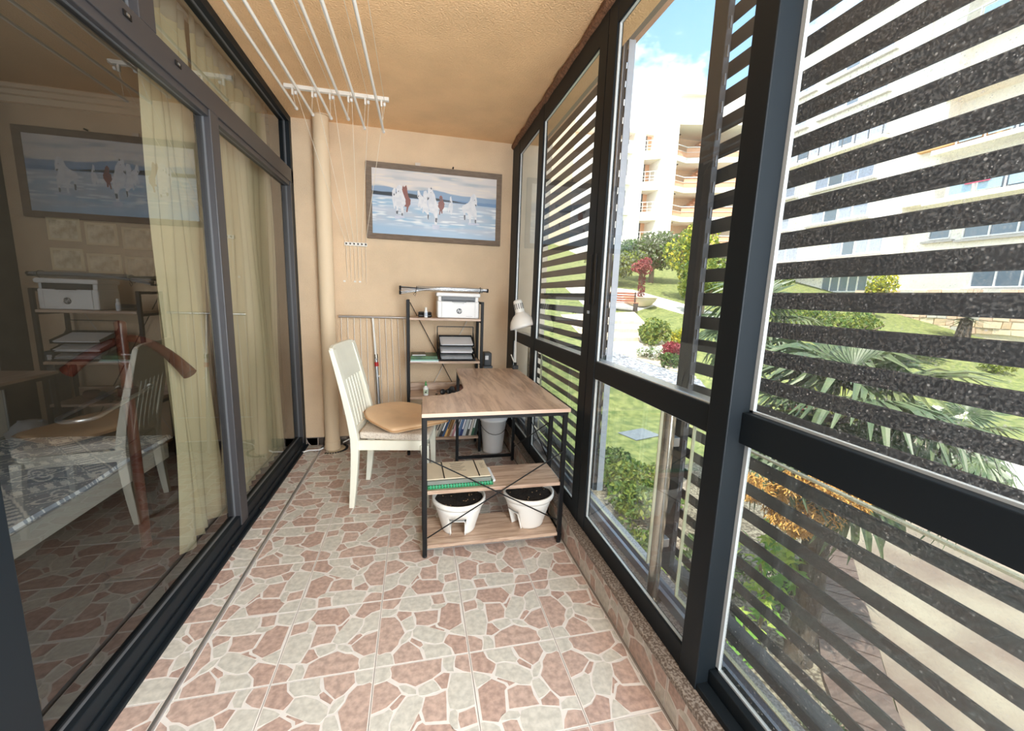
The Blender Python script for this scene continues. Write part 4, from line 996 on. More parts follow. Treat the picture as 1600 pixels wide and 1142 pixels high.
for s_, dz in lay:
    for (x_, y_) in cp:
        xx, yy = cxm+(x_-cxm)*s_, cym+(y_-cym)*s_
        thin = 0.55 if xx > 0.12 else 1.0; wr_ = 0.004*math.sin(18*xx+9*yy)*(1 if dz > 0.03 else 0)
        vs.append((xx+0.06, yy-2.70, cz(xx, yy)+dz*thin+wr_))
for i in range(len(lay)-1):
    for j in range(nn): fs.append((i*nn+j, i*nn+(j+1) % nn, (i+1)*nn+(j+1) % nn, (i+1)*nn+j))
fs.append(tuple(range(nn))[::-1]); fs.append(tuple(range((len(lay)-1)*nn, len(lay)*nn)))
mb.add(vs, fs, smooth=True); mb.build('cover', M_tan, cu, sub=2)
pts = [vs[2*nn+j] for j in range(nn)]; pts = [(a, b, c+0.002) for a, b, c in pts]; pts.append(pts[0])
MB().tube([(x_*1.0, y_*1.0, z_) for x_, y_, z_ in pts], 0.003, 6, cap=False).build('piping', mat('tan_piping', rgb(196, 150, 104), 0.5), cu)
# ================================================================== CURTAIN BEHIND THE GLASS
def curtain(label, y0, y1, z0, z1, folds, x0, amp, gather=0.0, seed=1):
    t = thing('curtain', label, 'curtain', (x0, y0, 0))
    r = random.Random(seed); n = folds*10; m = 26; ph = [r.uniform(-0.5, 0.5) for _ in range(folds+2)]; am = [r.uniform(0.6, 1.25) for _ in range(folds+2)]
    vs = []; fs = []
    for i in range(m+1):
        z = z0+(z1-z0)*i/m; q = 1-i/m
        for j in range(n+1):
            s = j/n; k = int(s*folds); a = amp*am[k]*(0.65+0.5*q)
            x = a*math.sin(2*PI*s*folds+ph[k]*0.6*math.sin(PI*(s*folds-k)))+0.010*math.sin(3*z+9*s)
            y = (y1-y0)*s + 0.018*math.sin(2.2*z+s*11)*q
            if gather: y = y*(1-gather*math.exp(-((z-1.05)/0.9)**2)*0.35)
            if s < 0.16: y -= 0.07*q**3*(0.16-s)/0.16
            vs.append((x, y, z))
    for i in range(m):
        for j in range(n): a = i*(n+1)+j; fs.append((a, a+1, a+n+2, a+n+1))
    mb = MB(); mb.add(vs, fs, smooth=True)
    mb.build('cloth', M_curtain, t)
    hd = MB(); hv = []
    for i in range(3):
        for j in range(n+1): a = (n+1)*m+j; hv.append((vs[a][0]+0.002*i, vs[a][1], z1-0.06+0.05*i+0.012*math.sin(j*0.55)))
    hd.add(hv, [(i*(n+1)+j, i*(n+1)+j+1, (i+1)*(n+1)+j+1, (i+1)*(n+1)+j) for i in range(2) for j in range(n)], smooth=True)
    hd.build('heading_tape', mat('sheer_heading', rgb(226, 222, 206), 0.8, trans=0.5), t, solid=0.002)
    return t
curtain('cream curtain hanging in long folds behind the left sliding pane, swept aside', 2.13, 2.56, 0.045, 2.54, 5, -1.085, 0.030, 0.3, 3)
curtain('cream curtain hanging straight behind the far sliding pane', 2.50, 3.58, 0.035, 2.54, 11, -1.055, 0.022, 0, 5)
cr_ = thing('curtain_rail', 'thin white curtain rail above the sliding doors inside the bedroom', 'curtain rail', (-1.07, 1.2, 2.56))
MB().box(-0.012, 0.012, 0, 2.42, 0, 0.014).build('rail', M_white, cr_)
for y in (0.05, 2.35): MB().box(-0.010, 0.010, y, y+0.03, 0.014, 0.089).build('rail_bracket', M_white, cr_)

# ================================================================== VALET STAND
vs_ = thing('valet_stand', 'mahogany-coloured valet stand with curved hanger and chrome trouser bar in the bedroom', 'valet stand', (-1.255, 2.14, 0))
MB().tube([(0, 0, 0.05), (0, 0, 1.12)], 0.021, 20).build('post', M_mahog, vs_)
MB().lathe([(0.0005, 1.135), (0.015, 1.132), (0.022, 1.122), (0.021, 1.115)], 20).build('finial', M_mahog, vs_)
hg = []
for k in range(17):
    s = (k-8)/8; hg.append((0.035*math.cos(s*PI/2)-0.02, s*0.25-0.03, 1.055-0.15*abs(s)**1.7))
MB().tube(hg, [0.017+0.012*abs((k-8)/8)**2 for k in range(17)], 14, M=Rz(math.radians(82))).build('hanger', M_mahog, vs_)
MB().tube([(0, 0, 0.80), (0, 0, 0.835)], 0.036, 20).build('clamp_ring', mat('dark_brown_plastic', rgb(60, 34, 28), 0.3), vs_, bevel=0.004)
bp = []
for k in range(13):
    a = -PI/2+PI*k/12; bp.append((0.045*math.cos(a)*0+0.055*math.sin(a), -0.42-0.06*math.cos(a), 0.818))
bar = [(-0.055, 0.10, 0.818)]+bp+[(0.055, 0.10, 0.818)]
MB().tube(bar, 0.0075, 10, M=Rz(math.radians(12))).build('trouser_bar', M_alu, vs_)
for k in range(2): MB().tube([((-1)**k*0.055, 0.10, 0.818), ((-1)**k*0.055, 0.112, 0.818)], 0.009, 10, M=Rz(math.radians(18))).build('bar_end', M_whitep, vs_)
MB().lathe([(0.0005, 0.0), (0.15, 0.0), (0.15, 0.02), (0.05, 0.045), (0.024, 0.06)], 28).build('round_foot', mat('dark_brown_plastic', rgb(60, 34, 28), 0.3), vs_)

# ================================================================== BED
bed = thing('bed', 'low white bed frame with bare side rail in the bedroom', 'bed', (-1.9, 1.4, 0), 0.0)
MB().box(-0.92, 0.615, -1.35, 1.05, 0.385, 0.47).build('side_rail', mat('white_bed_frame', rgb(176, 172, 164), 0.5), bed, bevel=0.006)
for x in (-0.85, 0.54):
    for y in (-1.25, 0.97): MB().box(x-0.03, x+0.03, y-0.03, y+0.03, 0, 0.385).build('leg', M_black, bed)
MB().box(-0.90, 0.60, -1.33, 1.03, 0.47, 0.492).build('mattress', M_paper, bed, bevel=0.01)
NXB, NYB = 300, 400
UB, VB = np.meshgrid((np.arange(NXB)+0.5)/NXB*1.56, (np.arange(NYB)+0.5)/NYB*2.40)
p_ = (UB+VB)/1.4142; q_ = (UB-VB)/1.4142
c0 = L3(160, 170, 184); c1 = L3(244, 247, 250)
imb = np.zeros((NYB, NXB, 3))+c0
def stripes(t, per, duty): return ((t/per) % 1.0) < duty
cellp, cellq = (p_/0.30) % 1.0, (q_/0.30) % 1.0
lad = (cellp < 0.22) & stripes(q_, 0.034, 0.5) & (cellp > 0.03)
lad2 = (cellq < 0.20) & stripes(p_, 0.042, 0.55) & (cellq > 0.03)
line = (np.abs(cellp-0.25) < 0.014) | (np.abs(cellq-0.23) < 0.014) | (cellp < 0.012) | (cellq < 0.012)
a_, b_ = cellp-0.62, cellq-0.61; rr_ = np.sqrt(a_**2+b_**2); th_ = np.arctan2(b_, a_)
flower = (np.abs(rr_-(0.20+0.07*np.cos(4*th_))) < 0.022) | (np.abs(rr_-(0.10+0.045*np.cos(4*th_+0.8))) < 0.018) | (rr_ < 0.03)
scroll = (np.abs(np.sin(26*cellp+6*np.sin(9*cellq))) < 0.16) & (rr_ > 0.30) & (cellp > 0.3) & (cellq > 0.3)
for mk in (lad, lad2, line, flower, scroll): imb[mk] = c1
nb_ = vnoise(UB/1.6, VB/2.5, 60, 90, 4)[..., None]; imb = imb*(0.85+0.3*nb_)
def sheet(name, nx, ny, w, h, img, m):
    me = bpy.data.meshes.new(name)
    X, Y = np.meshgrid(np.linspace(0, w, nx+1), np.linspace(0, h, ny+1))
    ex = w-X; drop = 0*X
    Z = 0.004*np.sin(7*X+3*Y)+0.003*np.sin(13*Y-4*X)-drop-0.012*(X > w-0.012)
    Xc = X+0.012*np.sin(5*Y)*(X > w-0.2)
    co = np.stack([Xc.ravel(), Y.ravel(), Z.ravel()], 1)
    j, i = np.meshgrid(np.arange(ny), np.arange(nx), indexing='ij'); a = (j*(nx+1)+i).ravel()
    me.from_pydata(co.tolist(), [], np.stack([a, a+1, a+nx+2, a+nx+1], 1).tolist())
    at = me.color_attributes.new('print', 'FLOAT_COLOR', 'CORNER'); c = np.ones((ny*nx, 4, 4)); c[:, :, :3] = img.reshape(-1, 1, 3)
    at.data.foreach_set('color', c.astype(np.float32).ravel()); me.materials.append(m)
    o = bpy.data.objects.new(name, me); COL.objects.link(o); return o
bsd = sheet('bedspread', NXB, NYB, 1.56, 2.40, np.clip(imb, 0, 1), vcol_mat('woven_bedspread', 0.85)); bsd.location = (-2.82, 0.07, 0.506)
tag(bsd, 'blue-grey and white patterned bedspread with ladder bands and scrolls lying on the bed', 'bedspread')

# six small pictures on the far bedroom wall
for k in range(6):
    cx_, cz_ = -2.63+0.24*(k % 3), (1.685 if k < 3 else 1.46)
    lab = ['upper left', 'upper middle', 'upper right', 'lower left', 'lower middle', 'lower right'][k]
    t = thing('small_picture', '%s one of six small pale framed pictures on the bedroom wall' % lab, 'picture', (cx_, RY-0.001, cz_-0.02*(k % 3)), 0, 'six small framed pictures on the bedroom wall')
    w_, h_ = ((0.105, 0.085) if k != 4 else (0.115, 0.075))
    MB().box(-w_, w_, -0.012, -0.001, -h_, h_).build('frame', mat('pale_frame', rgb(196, 186, 160), 0.6), t, bevel=0.003)
    MB().box(-w_+0.02, w_-0.02, -0.014, -0.012, -h_+0.018, h_-0.018).build('print', mat('pale_print', rgb(214, 206, 186), 0.5, col2=rgb(150, 146, 126), vscale=18), t)
# ================================================================== OUTDOORS: TERRAIN
def gh(x, y): return -1.9+0.25*max(0.0, y-10.0)
M_lawn = mat('lawn', rgb(84, 98, 50), 0.95, col2=rgb(128, 132, 76), vscale=5, detail=8, bump=0.8, bscale=40)
xs = [-8+2.0*i for i in range(46)]; ys = [-20, -10, 0, 4, 8, 9, 10, 11, 12]+[14+2*i for i in range(34)]
mb = MB(); mb.add([(x, y, gh(x, y)) for y in ys for x in xs], [(j*len(xs)+i, j*len(xs)+i+1, (j+1)*len(xs)+i+1, (j+1)*len(xs)+i) for j in range(len(ys)-1) for i in range(len(xs)-1)])
tag(mb.build('ground', M_lawn), 'sloping lawn of the garden', kind='structure')
def patch(name, label, m, poly, lift=0.015, cell=0.6):
    """flat area draped on the terrain, with a little thickness"""
    x0, x1 = min(p[0] for p in poly), max(p[0] for p in poly); y0, y1 = min(p[1] for p in poly), max(p[1] for p in poly)
    cuts = sorted(set([y0, y1]+[y for y in ys if y0 < y < y1])); mb = MB()
    for a, b in zip(cuts[:-1], cuts[1:]):
        p = clip(poly, x0-1, x1+1, a, b)
        if len(p) < 3: continue
        n = len(p); A = sum(p[j][0]*p[(j+1) % n][1]-p[(j+1) % n][0]*p[j][1] for j in range(n))
        if A < 0: p = p[::-1]
        vs = [(x, y, gh(x, y)+lift) for x, y in p]+[(x, y, gh(x, y)-0.05) for x, y in p]
        mb.add(vs, [tuple(range(n))]+[(j, n+j, n+(j+1) % n, (j+1) % n) for j in range(n)])
    return tag(mb.build(name, m), label, kind='structure')
M_pave = mat('stamped_paving', rgb(150, 138, 120), 0.8, col2=rgb(116, 98, 86), vscale=1.1, detail=9, bump=0.5, bscale=14)
patch('paving', 'broad beige stamped paving beyond the board edging', M_pave, [(3.72, 1.98), (2.4, 0.6), (1.3, -1.6), (1.3, -12), (30, -12), (30, 5.0), (14, 5.9), (9.5, 5.0), (7.5, 5.8), (5.6, 3.85)], 0.02)
M_bark = mat('bark_mulch', rgb(84, 74, 62), 0.95, col2=rgb(150, 140, 122), vscale=30, detail=7, bump=1.0, bscale=60, ramp=(0.42, 0.62))
patch('gravel_bed', 'bark and gravel planting bed below the balcony', M_bark, [(1.01, -3.0), (1.3, -1.6), (2.4, 0.6), (3.40, 2.2), (5.0, 3.9), (6.9, 6.0), (6.0, 7.0), (4.4, 6.6), (3.2, 6.9), (2.2, 5.4), (1.01, 4.2)], 0.012)
patch('palm_bed', 'bark bed around the far palm', M_bark, [(8.2, 5.9), (9.6, 5.1), (13.5, 6.6), (14.5, 8.4), (12, 9.6), (9.0, 8.2)], 0.03)
patch('sunlit_paving', 'paving in sun beyond the palm bed, painted pale', mat('sunlit_stone', rgb(214, 208, 196), 0.8, var=0.05), [(9.7, 5.0), (14.0, 6.4), (24, 8.8), (24, 7.0), (12, 4.5)], 0.028)  # sunshine on this strip of paving is put into its pale colour
M_cob = mat('grey_cobbles', rgb(150, 154, 160), 0.8, col2=rgb(96, 98, 104), vscale=9, detail=2, bump=0.6, bscale=20, ramp=(0.45, 0.6))
patch('cobbled_path', 'grey cobbled garden path', M_cob, [(6.5, 13.4), (6.9, 15.6), (8.0, 14.2), (9.6, 12.2), (9.2, 11.0), (7.6, 11.6)], 0.03)
patch('stone_terrace', 'sunlit pale stone terrace steps', mat('pale_terrace', rgb(214, 200, 176), 0.85, col2=rgb(190, 176, 150), vscale=3, detail=6), [(6.9, 15.7), (7.0, 19.5), (11.5, 20.4), (10.6, 16.5), (9.6, 12.4), (8.0, 14.3)], 0.03)
patch('garden_path', 'pale path rising past the bench', mat('sunlit_stone', rgb(214, 208, 196)), [(9, 21.5), (9.5, 27), (14.2, 25.6), (18.5, 17.2), (16.8, 16.2), (13.5, 21.8), (11.8, 20.6)], 0.04)
# long terrace step edges
for k, (yy, w_) in enumerate(((15.9, 1.7), (17.0, 2.4), (18.2, 3.2))):
    o = MB().box(7.0, 7.6+w_, yy, yy+0.28, gh(0, yy)-0.1, gh(0, yy)+0.20).build('stone_step', mat('terrace_edge', rgb(206, 190, 166), 0.85, var=0.12, vscale=5, bump=0.6, bscale=12), None, bevel=0.02)
    tag(o, ('lowest', 'middle', 'highest')[k]+' pale stone step of the garden terrace', 'step', 'terrace steps')
# pavers' drain plate in the lawn
dp = MB().box(-0.42, 0.42, -0.30, 0.30, 0.0, 0.02).build('stone_slab', mat('grey_slab', rgb(112, 118, 126), 0.7, var=0.08, vscale=9), None, loc=(5.28, 8.65, -1.895), rot=(0, 0, 0.3), bevel=0.01); tag(dp, 'flat grey stone slab lying in the lawn below the open gap', 'slab')

# boards of the wooden edging between bed and paving
be = struct('board_walk', 'brown board edging laid between the planting bed and the paving', (0, 0, -1.9))
M_brd = mat('brown_board', rgb(104, 84, 76), 0.7, col2=rgb(78, 60, 54), vscale=6, detail=6, stretch=(1, 8, 1))
LP = [(1.42, -1.5), (2.35, 0.85), (3.42, 2.38), (5.10, 3.98), (7.0, 6.0)]; RP = [(1.62, -1.85), (2.62, 0.55), (3.72, 2.02), (5.52, 3.76), (7.45, 5.75)]
def along(P, t):
    Ls = [math.dist(P[i], P[i+1]) for i in range(len(P)-1)]; s = t*sum(Ls)
    for i, l in enumerate(Ls):
        if s <= l or i == len(Ls)-1: a = s/l; return (P[i][0]+(P[i+1][0]-P[i][0])*a, P[i][1]+(P[i+1][1]-P[i][1])*a)
        s -= l
nb_ = 66
for k in range(nb_):
    a0, a1 = k/nb_, (k+0.93)/nb_; L0, L1, Q0, Q1 = along(LP, a0), along(LP, a1), along(RP, a0), along(RP, a1); dz = 0.06+0.004*((k*7) % 3)
    mb = MB(); mb.prism([L0, Q0, Q1, L1], 0.0, dz); mb.build('board', M_brd, be)

# ================================================================== PLANTS
def leaf_mesh(name, pts, size, mats, rng, flat=0.35, aspect=0.55, up=0.3, mi=None, parent=None):
    """one folded leaf (4 triangles) at each point"""
    n = len(pts); P = np.asarray(pts); 
    th = rng.uniform(0, 2*np.pi, n); ph = np.arccos(np.clip(rng.uniform(-1, 1, n)*(1-up)+up, -1, 1))
    N = np.stack([np.sin(ph)*np.cos(th), np.sin(ph)*np.sin(th), np.cos(ph)], 1)
    A = rng.normal(size=(n, 3)); A -= (A*N).sum(1, keepdims=True)*N; A /= np.linalg.norm(A, axis=1, keepdims=True); Bv = np.cross(N, A)
    s = size*rng.uniform(0.6, 1.3, n)[:, None]
    v = np.stack([P-A*s*0.5, P+Bv*s*0.5*aspect+N*s*0.12, P+A*s*0.5, P-Bv*s*0.5*aspect+N*s*0.12], 1).reshape(-1, 3)
    b = np.arange(n)*4; f = np.concatenate([np.stack([b, b+1, b+2], 1), np.stack([b, b+2, b+3], 1)])
    me = bpy.data.meshes.new(name); me.from_pydata(v.tolist(), [], f.tolist())
    for m in mats: me.materials.append(m)
    if len(mats) > 1:
        k = rng.integers(0, len(mats), n); me.polygons.foreach_set('material_index', np.concatenate([k, k]).astype(np.int32))
    o = bpy.data.objects.new(name, me); COL.objects.link(o)
    if parent is not None: o.parent = parent
    return o
def crown_pts(rng, n, r, lumps=9, shell=0.75):
    rx, ry, rz = r; C = rng.normal(size=(lumps, 3)); C /= np.linalg.norm(C, axis=1, keepdims=True); C *= rng.uniform(0.25, 0.62, (lumps, 1))
    k = rng.integers(0, lumps, n); d = rng.normal(size=(n, 3)); d /= np.linalg.norm(d, axis=1, keepdims=True)
    q = C[k]+d*(rng.uniform(shell**3, 1, (n, 1))**(1/3))*0.42
    return q*np.array([rx, ry, rz])
def leafm(name, c, c2): return mat(name, c, 0.6, col2=c2, vscale=0.9, detail=2, trans=0.35)
G1, G2, G3 = leafm('leaf_green', rgb(84, 110, 52), rgb(112, 136, 68)), leafm('leaf_lime', rgb(120, 134, 54), rgb(150, 156, 72)), leafm('leaf_olive', rgb(112, 122, 96), rgb(136, 142, 116))
G4, G5, G6 = leafm('leaf_red', rgb(128, 40, 52), rgb(160, 66, 74)), leafm('leaf_dark', rgb(48, 70, 38), rgb(66, 88, 46)), leafm('leaf_purple', rgb(128, 60, 66), rgb(160, 84, 80))
G7 = leafm('leaf_white', rgb(222, 222, 206), rgb(240, 240, 232)); G8 = leafm('leaf_yellow', rgb(216, 196, 70), rgb(188, 196, 70))
M_trunk = mat('grey_bark', rgb(120, 104, 86), 0.9, var=0.25, vscale=12, bump=0.8, bscale=20, stretch=(1, 1, 0.3))
def bush(name, label, cat, x, y, r, n, size, mats, seed, z=None, trunk=0.0, group=None, zoff=0.0, lumps=9):
    g = gh(x, y) if z is None else z; rng = np.random.default_rng(seed)
    t = thing(name, label, cat, (x, y, g), 0, group)
    p = crown_pts(rng, n, r, lumps)+np.array([0, 0, trunk+r[2]*0.80+zoff]); p = p[p[:, 2] > 0.01]
    leaf_mesh('foliage', p, size, mats, rng, parent=t)
    mb = MB(); h = trunk+r[2]*0.5
    mb.tube([(0, 0, -0.1), (0.03*h, 0.02*h, h*0.5), (0, 0, h)], [max(0.02, 0.05*r[0]), max(0.015, 0.04*r[0]), 0.02], 8)
    for k in range(5):
        a = 2*PI*k/5+seed; mb.tube([(0, 0, h*0.55), (0.35*r[0]*math.cos(a), 0.35*r[1]*math.sin(a), h+0.25*r[2]), (0.6*r[0]*math.cos(a), 0.6*r[1]*math.sin(a), h+0.55*r[2])], [0.03*r[0], 0.02*r[0], 0.008], 6, cap=False)
    mb.build('branches', M_trunk, t)
    return t
# near planting bed, below the gap and the near panel
bush('leafy_shrub', 'fresh green leafy shrub in the bed below the open gap', 'shrub', 3.35, 5.15, (0.75, 0.7, 0.50), 2600, 0.085, [G1, G2], 1)
bush('leafy_shrub', 'looser green shrub beside the lawn, left of the fresh green one', 'shrub', 3.35, 6.25, (0.7, 0.6, 0.38), 1600, 0.08, [G1, G5], 2)
bush('leafy_shrub', 'low trailing green shrub against the facade below the gap', 'shrub', 2.45, 4.1, (0.6, 0.6, 0.34), 1500, 0.075, [G1, G2, G5], 3)
bush('leafy_shrub', 'green shrub seen low behind the near louvre panel', 'shrub', 3.05, 3.45, (0.45, 0.45, 0.45), 900, 0.09, [G1, G5], 4)
bush('ground_cover', 'small grey-green ground cover plant beside the board edging', 'plant', 2.95, 1.95, (0.28, 0.3, 0.16), 500, 0.05, [G5, G3], 5)
bush('ground_cover', 'small dark ground cover plant at the foot of the palm', 'plant', 3.9, 3.15, (0.35, 0.3, 0.30), 700, 0.05, [G5, G1], 6)
# lobed-leaf vine climbing by the palm: each big leaf has five fingers
vn = thing('fig_vine', 'bright lime vine with large lobed leaves climbing beside the palm trunk', 'vine', (3.0, 2.72, -1.9))
MB().tube([(0, 0, 0), (0.05, -0.03, 0.5), (0.0, 0.05, 0.95), (0.12, 0.02, 1.35)], [0.02, 0.016, 0.012, 0.006], 8).build('stem', M_trunk, vn)
LOBE = []
for k in range(5):
    a = math.radians(-80+40*k); ln = (0.55, 0.85, 1.0, 0.85, 0.55)[k]
    LOBE += [(0.46*math.sin(a-0.35), 0.46*math.cos(a-0.35)), (ln*math.sin(a), ln*math.cos(a))]
LOBE += [(0.30*math.sin(math.radians(98)), 0.30*math.cos(math.radians(98))), (0, -0.12)]
def lobed(name, m):
    mb = MB(); vs = [(0, 0, 0.03)]+[(x, y, -0.18*(x*x+y*y)) for x, y in LOBE]; n = len(LOBE)
    mb.add(vs, [(0, 1+(j+1) % n, 1+j) for j in range(n)]); return mb.mesh(name, m)
lm1, lm2 = lobed('leaf', leafm('vine_green', rgb(112, 160, 66), rgb(140, 184, 80))), lobed('leaf', leafm('vine_lime', rgb(166, 190, 76), rgb(190, 204, 92)))
rv = random.Random(5)
for cxv, cyv, czv, nn, sp in ((0.04, 0.02, 1.08, 44, 0.20), (0.10, 0.0, 0.66, 42, 0.17), (-0.16, -0.08, 0.32, 34, 0.16), (0.22, -0.03, 0.92, 30, 0.15), (-0.12, 0.25, 0.8, 20, 0.18)):
    for k in range(nn):
        o = bpy.data.objects.new('leaf', lm1 if rv.random() < 0.5 else lm2); COL.objects.link(o); o.parent = vn
        o.location = (cxv+rv.gauss(0, sp*0.55), cyv+rv.gauss(0, sp*0.55), czv+rv.gauss(0, sp*0.7)); s_ = rv.uniform(0.085, 0.13); o.scale = (s_, s_, s_)
        o.rotation_euler = (rv.uniform(-0.9, 0.6), rv.uniform(-0.6, 0.6), rv.uniform(0, 2*PI))

# fan palms
M_palm = mat('palm_leaf', rgb(74, 94, 66), 0.42, col2=rgb(108, 122, 84), vscale=5, detail=2, trans=0.22)
M_palm2 = mat('palm_leaf_pale', rgb(116, 126, 84), 0.45, col2=rgb(92, 108, 72), vscale=5, detail=2, trans=0.25)
M_pet = mat('palm_petiole', rgb(150, 160, 84), 0.5)
M_ptr = mat('palm_trunk_fibre', rgb(50, 42, 36), 0.95, col2=rgb(86, 74, 62), vscale=18, detail=6, bump=1.0, bscale=25, stretch=(1, 1, 0.25))
def fan_mesh(m, nseg=30, R=0.55, droop=0.30, seed=0):
    """fan blade spread in the local XY plane around +Y, each segment folded along its middle"""
    r = random.Random(seed); mb = MB()
    for k in range(nseg):
        a = math.radians(-125+250*k/(nseg-1)); ln = R*(0.86+0.14*math.cos(a))*r.uniform(0.92, 1.06); w = R*0.052; sn, cs = math.sin(a), math.cos(a)
        st = [0.06, 0.35, 0.66, 1.0]; ws = [0.35, 1.0, 0.8, 0.04]; vs = []
        bend = r.uniform(0.6, 1.5)*droop
        for s, wk in zip(st, ws):
            d = ln*s; z = -bend*max(0, s-0.38)**1.7*R*1.5+0.05*R*s; sh = 1-0.25*bend*max(0, s-0.5)
            px, py = d*sn*sh, d*cs*sh; vs += [(px-cs*w*wk, py+sn*w*wk, z), (px, py, z-0.018*wk), (px+cs*w*wk, py-sn*w*wk, z)]
        fs = []
        for i in range(3): b = 3*i; fs += [(b, b+1, b+4, b+3), (b+1, b+2, b+5, b+4)]
        mb.add(vs, fs)
    return mb.mesh('leaf', m)
FANS = [fan_mesh(M_palm, 30, 0.55, 0.35, 1), fan_mesh(M_palm, 26, 0.60, 0.75, 2), fan_mesh(M_palm2, 28, 0.52, 0.55, 3)]
def palm(label, x, y, zbase, ztop, nleaf, pl, s, seed, rt=0.13, group=None, fruit=False):
    t = thing('fan_palm', label, 'palm', (x, y, zbase), 0, group); r = random.Random(seed); h = ztop-zbase
    tr_ = MB().tube([(0, 0, -0.1), (0.02, 0, h*0.3), (-0.02, 0.02, h*0.7), (0, 0, h)], [rt*1.15, rt, rt*0.95, rt*0.8], 14).build('trunk', M_ptr, t)
    fb = MB()
    for k in range(130):
        a = r.uniform(0, 2*PI); z = r.uniform(0.0, h); q = rt*0.95; fb.add([(q*math.cos(a-.12), q*math.sin(a-.12), z), (q*math.cos(a+.12), q*math.sin(a+.12), z), (q*1.45*math.cos(a), q*1.45*math.sin(a), z+r.uniform(.06, .14))], [(0, 1, 2), (2, 1, 0)])
    fb.build('leaf_bases', M_ptr, tr_)
    for k in range(nleaf):
        az = 2*PI*(k*0.381966)+r.uniform(-0.2, 0.2); el = math.radians(82-112*(k/(nleaf-1))**0.9)+r.uniform(-0.1, 0.1); L_ = pl*r.uniform(0.8, 1.15)
        d = Vector((math.cos(az)*math.cos(el), math.sin(az)*math.cos(el), math.sin(el)))
        p0 = Vector((0, 0, h-0.05)); p2 = p0+d*L_+Vector((0, 0, -0.12*L_*math.cos(el)))
        e = Vector((math.cos(az)*math.cos(el-0.45), math.sin(az)*math.cos(el-0.45), math.sin(el-0.45))); side = Vector((-math.sin(az), math.cos(az), 0)); up = side.cross(e)*-1
        if up.z < 0 and el > -0.4: up = -up
        Mx = Matrix((( -side.x*-1, e.x, up.x), (-side.y*-1, e.y, up.y), (-side.z*-1, e.z, up.z))).to_4x4()
        lf_ = bpy.data.objects.new('leaf', FANS[k % 3] if k < nleaf*0.75 else FANS[1]); COL.objects.link(lf_); lf_.parent = t
        lf_.matrix_local = T(*p2) @ Mx @ Matrix.Scale(s*r.uniform(0.85, 1.12), 4)
        pt = MB().tube([p0, p0+d*L_*0.55, p2], [0.011, 0.008, 0.006], 6, cap=False).build('petiole', M_pet, t)
    return t
np_ = palm('large fan palm with drooping blue-green leaves and orange flower clusters behind the near louvres', 3.40, 2.60, -1.9, 0.42, 22, 0.55, 1.0, 8, rt=0.105)
M_inf = mat('orange_inflorescence', rgb(206, 152, 66), 0.6, col2=rgb(222, 180, 104), vscale=30)
def inflor(p, d, n, sz, seed, parent):
    r = random.Random(seed); mb = MB(); P0 = Vector(p)
    for k in range(n):
        a = Vector((r.gauss(0, 1), r.gauss(0, 1), r.gauss(-0.6, 0.8))).normalized()*sz*r.uniform(0.15, 1.0)**0.6; a = Vector((a.x, a.y, a.z*0.8))
        c = P0+a; e = Vector((r.gauss(0, 1), r.gauss(0, 1), r.gauss(-0.9, 0.6))).normalized()*0.034; w = Vector((r.uniform(-1, 1), r.uniform(-1, 1), 0.2)).normalized()*0.0052
        mb.add([tuple(c-w), tuple(c+w), tuple(c+e+w*0.6), tuple(c+e-w*0.6)], [(0, 1, 2, 3)])
        w2 = e.cross(w).normalized()*0.005; mb.add([tuple(c-w2), tuple(c+w2), tuple(c+e)], [(0, 1, 2)])
    o = mb.build('flower_cluster', M_inf, parent); o['kind'] = 'stuff'
    st = MB().tube([Vector((0, 0, 2.15)), Vector((p[0]*0.5, p[1]*0.5, 2.2)), Vector(p)], [0.016, 0.012, 0.008], 6, cap=False).build('flower_stalk', mat('orange_stalk', rgb(222, 170, 80), 0.5), parent)
for k, (X_, Y_, Z_, sz) in enumerate(((2.62, 2.42, -0.04, 0.16), (2.74, 2.33, -0.20, 0.19), (2.95, 2.28, -0.20, 0.18), (2.56, 2.55, -0.12, 0.13), (3.10, 2.28, -0.14, 0.14), (2.86, 2.36, -0.34, 0.13), (2.62, 2.24, 0.06, 0.10), (2.90, 2.08, -0.02, 0.14), (2.78, 2.15, 0.07, 0.12), (3.12, 2.15, 0.03, 0.13))):
    inflor((X_-3.40, Y_-2.60, Z_+1.9), None, 1500, sz, k+1, np_)
palm('smaller fan palm whose leaves reach across the open gap', 4.75, 5.05, -1.9, 1.05, 13, 0.45, 1.0, 21, rt=0.11)
palm('distant young fan palm in the bark bed by the bright path', 10.6, 5.75, -1.9, -1.35, 12, 0.7, 1.4, 5, rt=0.30)
# yucca against the stone wall
yc = thing('yucca', 'spiky grey-green yucca in front of the stone wall', 'yucca', (29.6, 16.7, gh(29.6, 16.7)))
MB().tube([(0, 0, 0), (0.1, 0, 1.2)], [0.35, 0.25], 10).build('trunk', M_ptr, yc)
yb = MB(); ry = random.Random(3)
for k in range(150):
    az = ry.uniform(0, 2*PI); el = ry.uniform(-0.4, 1.4); L_ = ry.uniform(1.3, 1.9); d = Vector((math.cos(az)*math.cos(el), math.sin(az)*math.cos(el), math.sin(el))); s_ = Vector((-math.sin(az), math.cos(az), 0))*0.06
    p = Vector((0.1, 0, 1.25)); yb.add([tuple(p-s_), tuple(p+s_), tuple(p+d*L_)], [(0, 1, 2)])
yb.build('leaves', G3, yc)['kind'] = 'stuff'

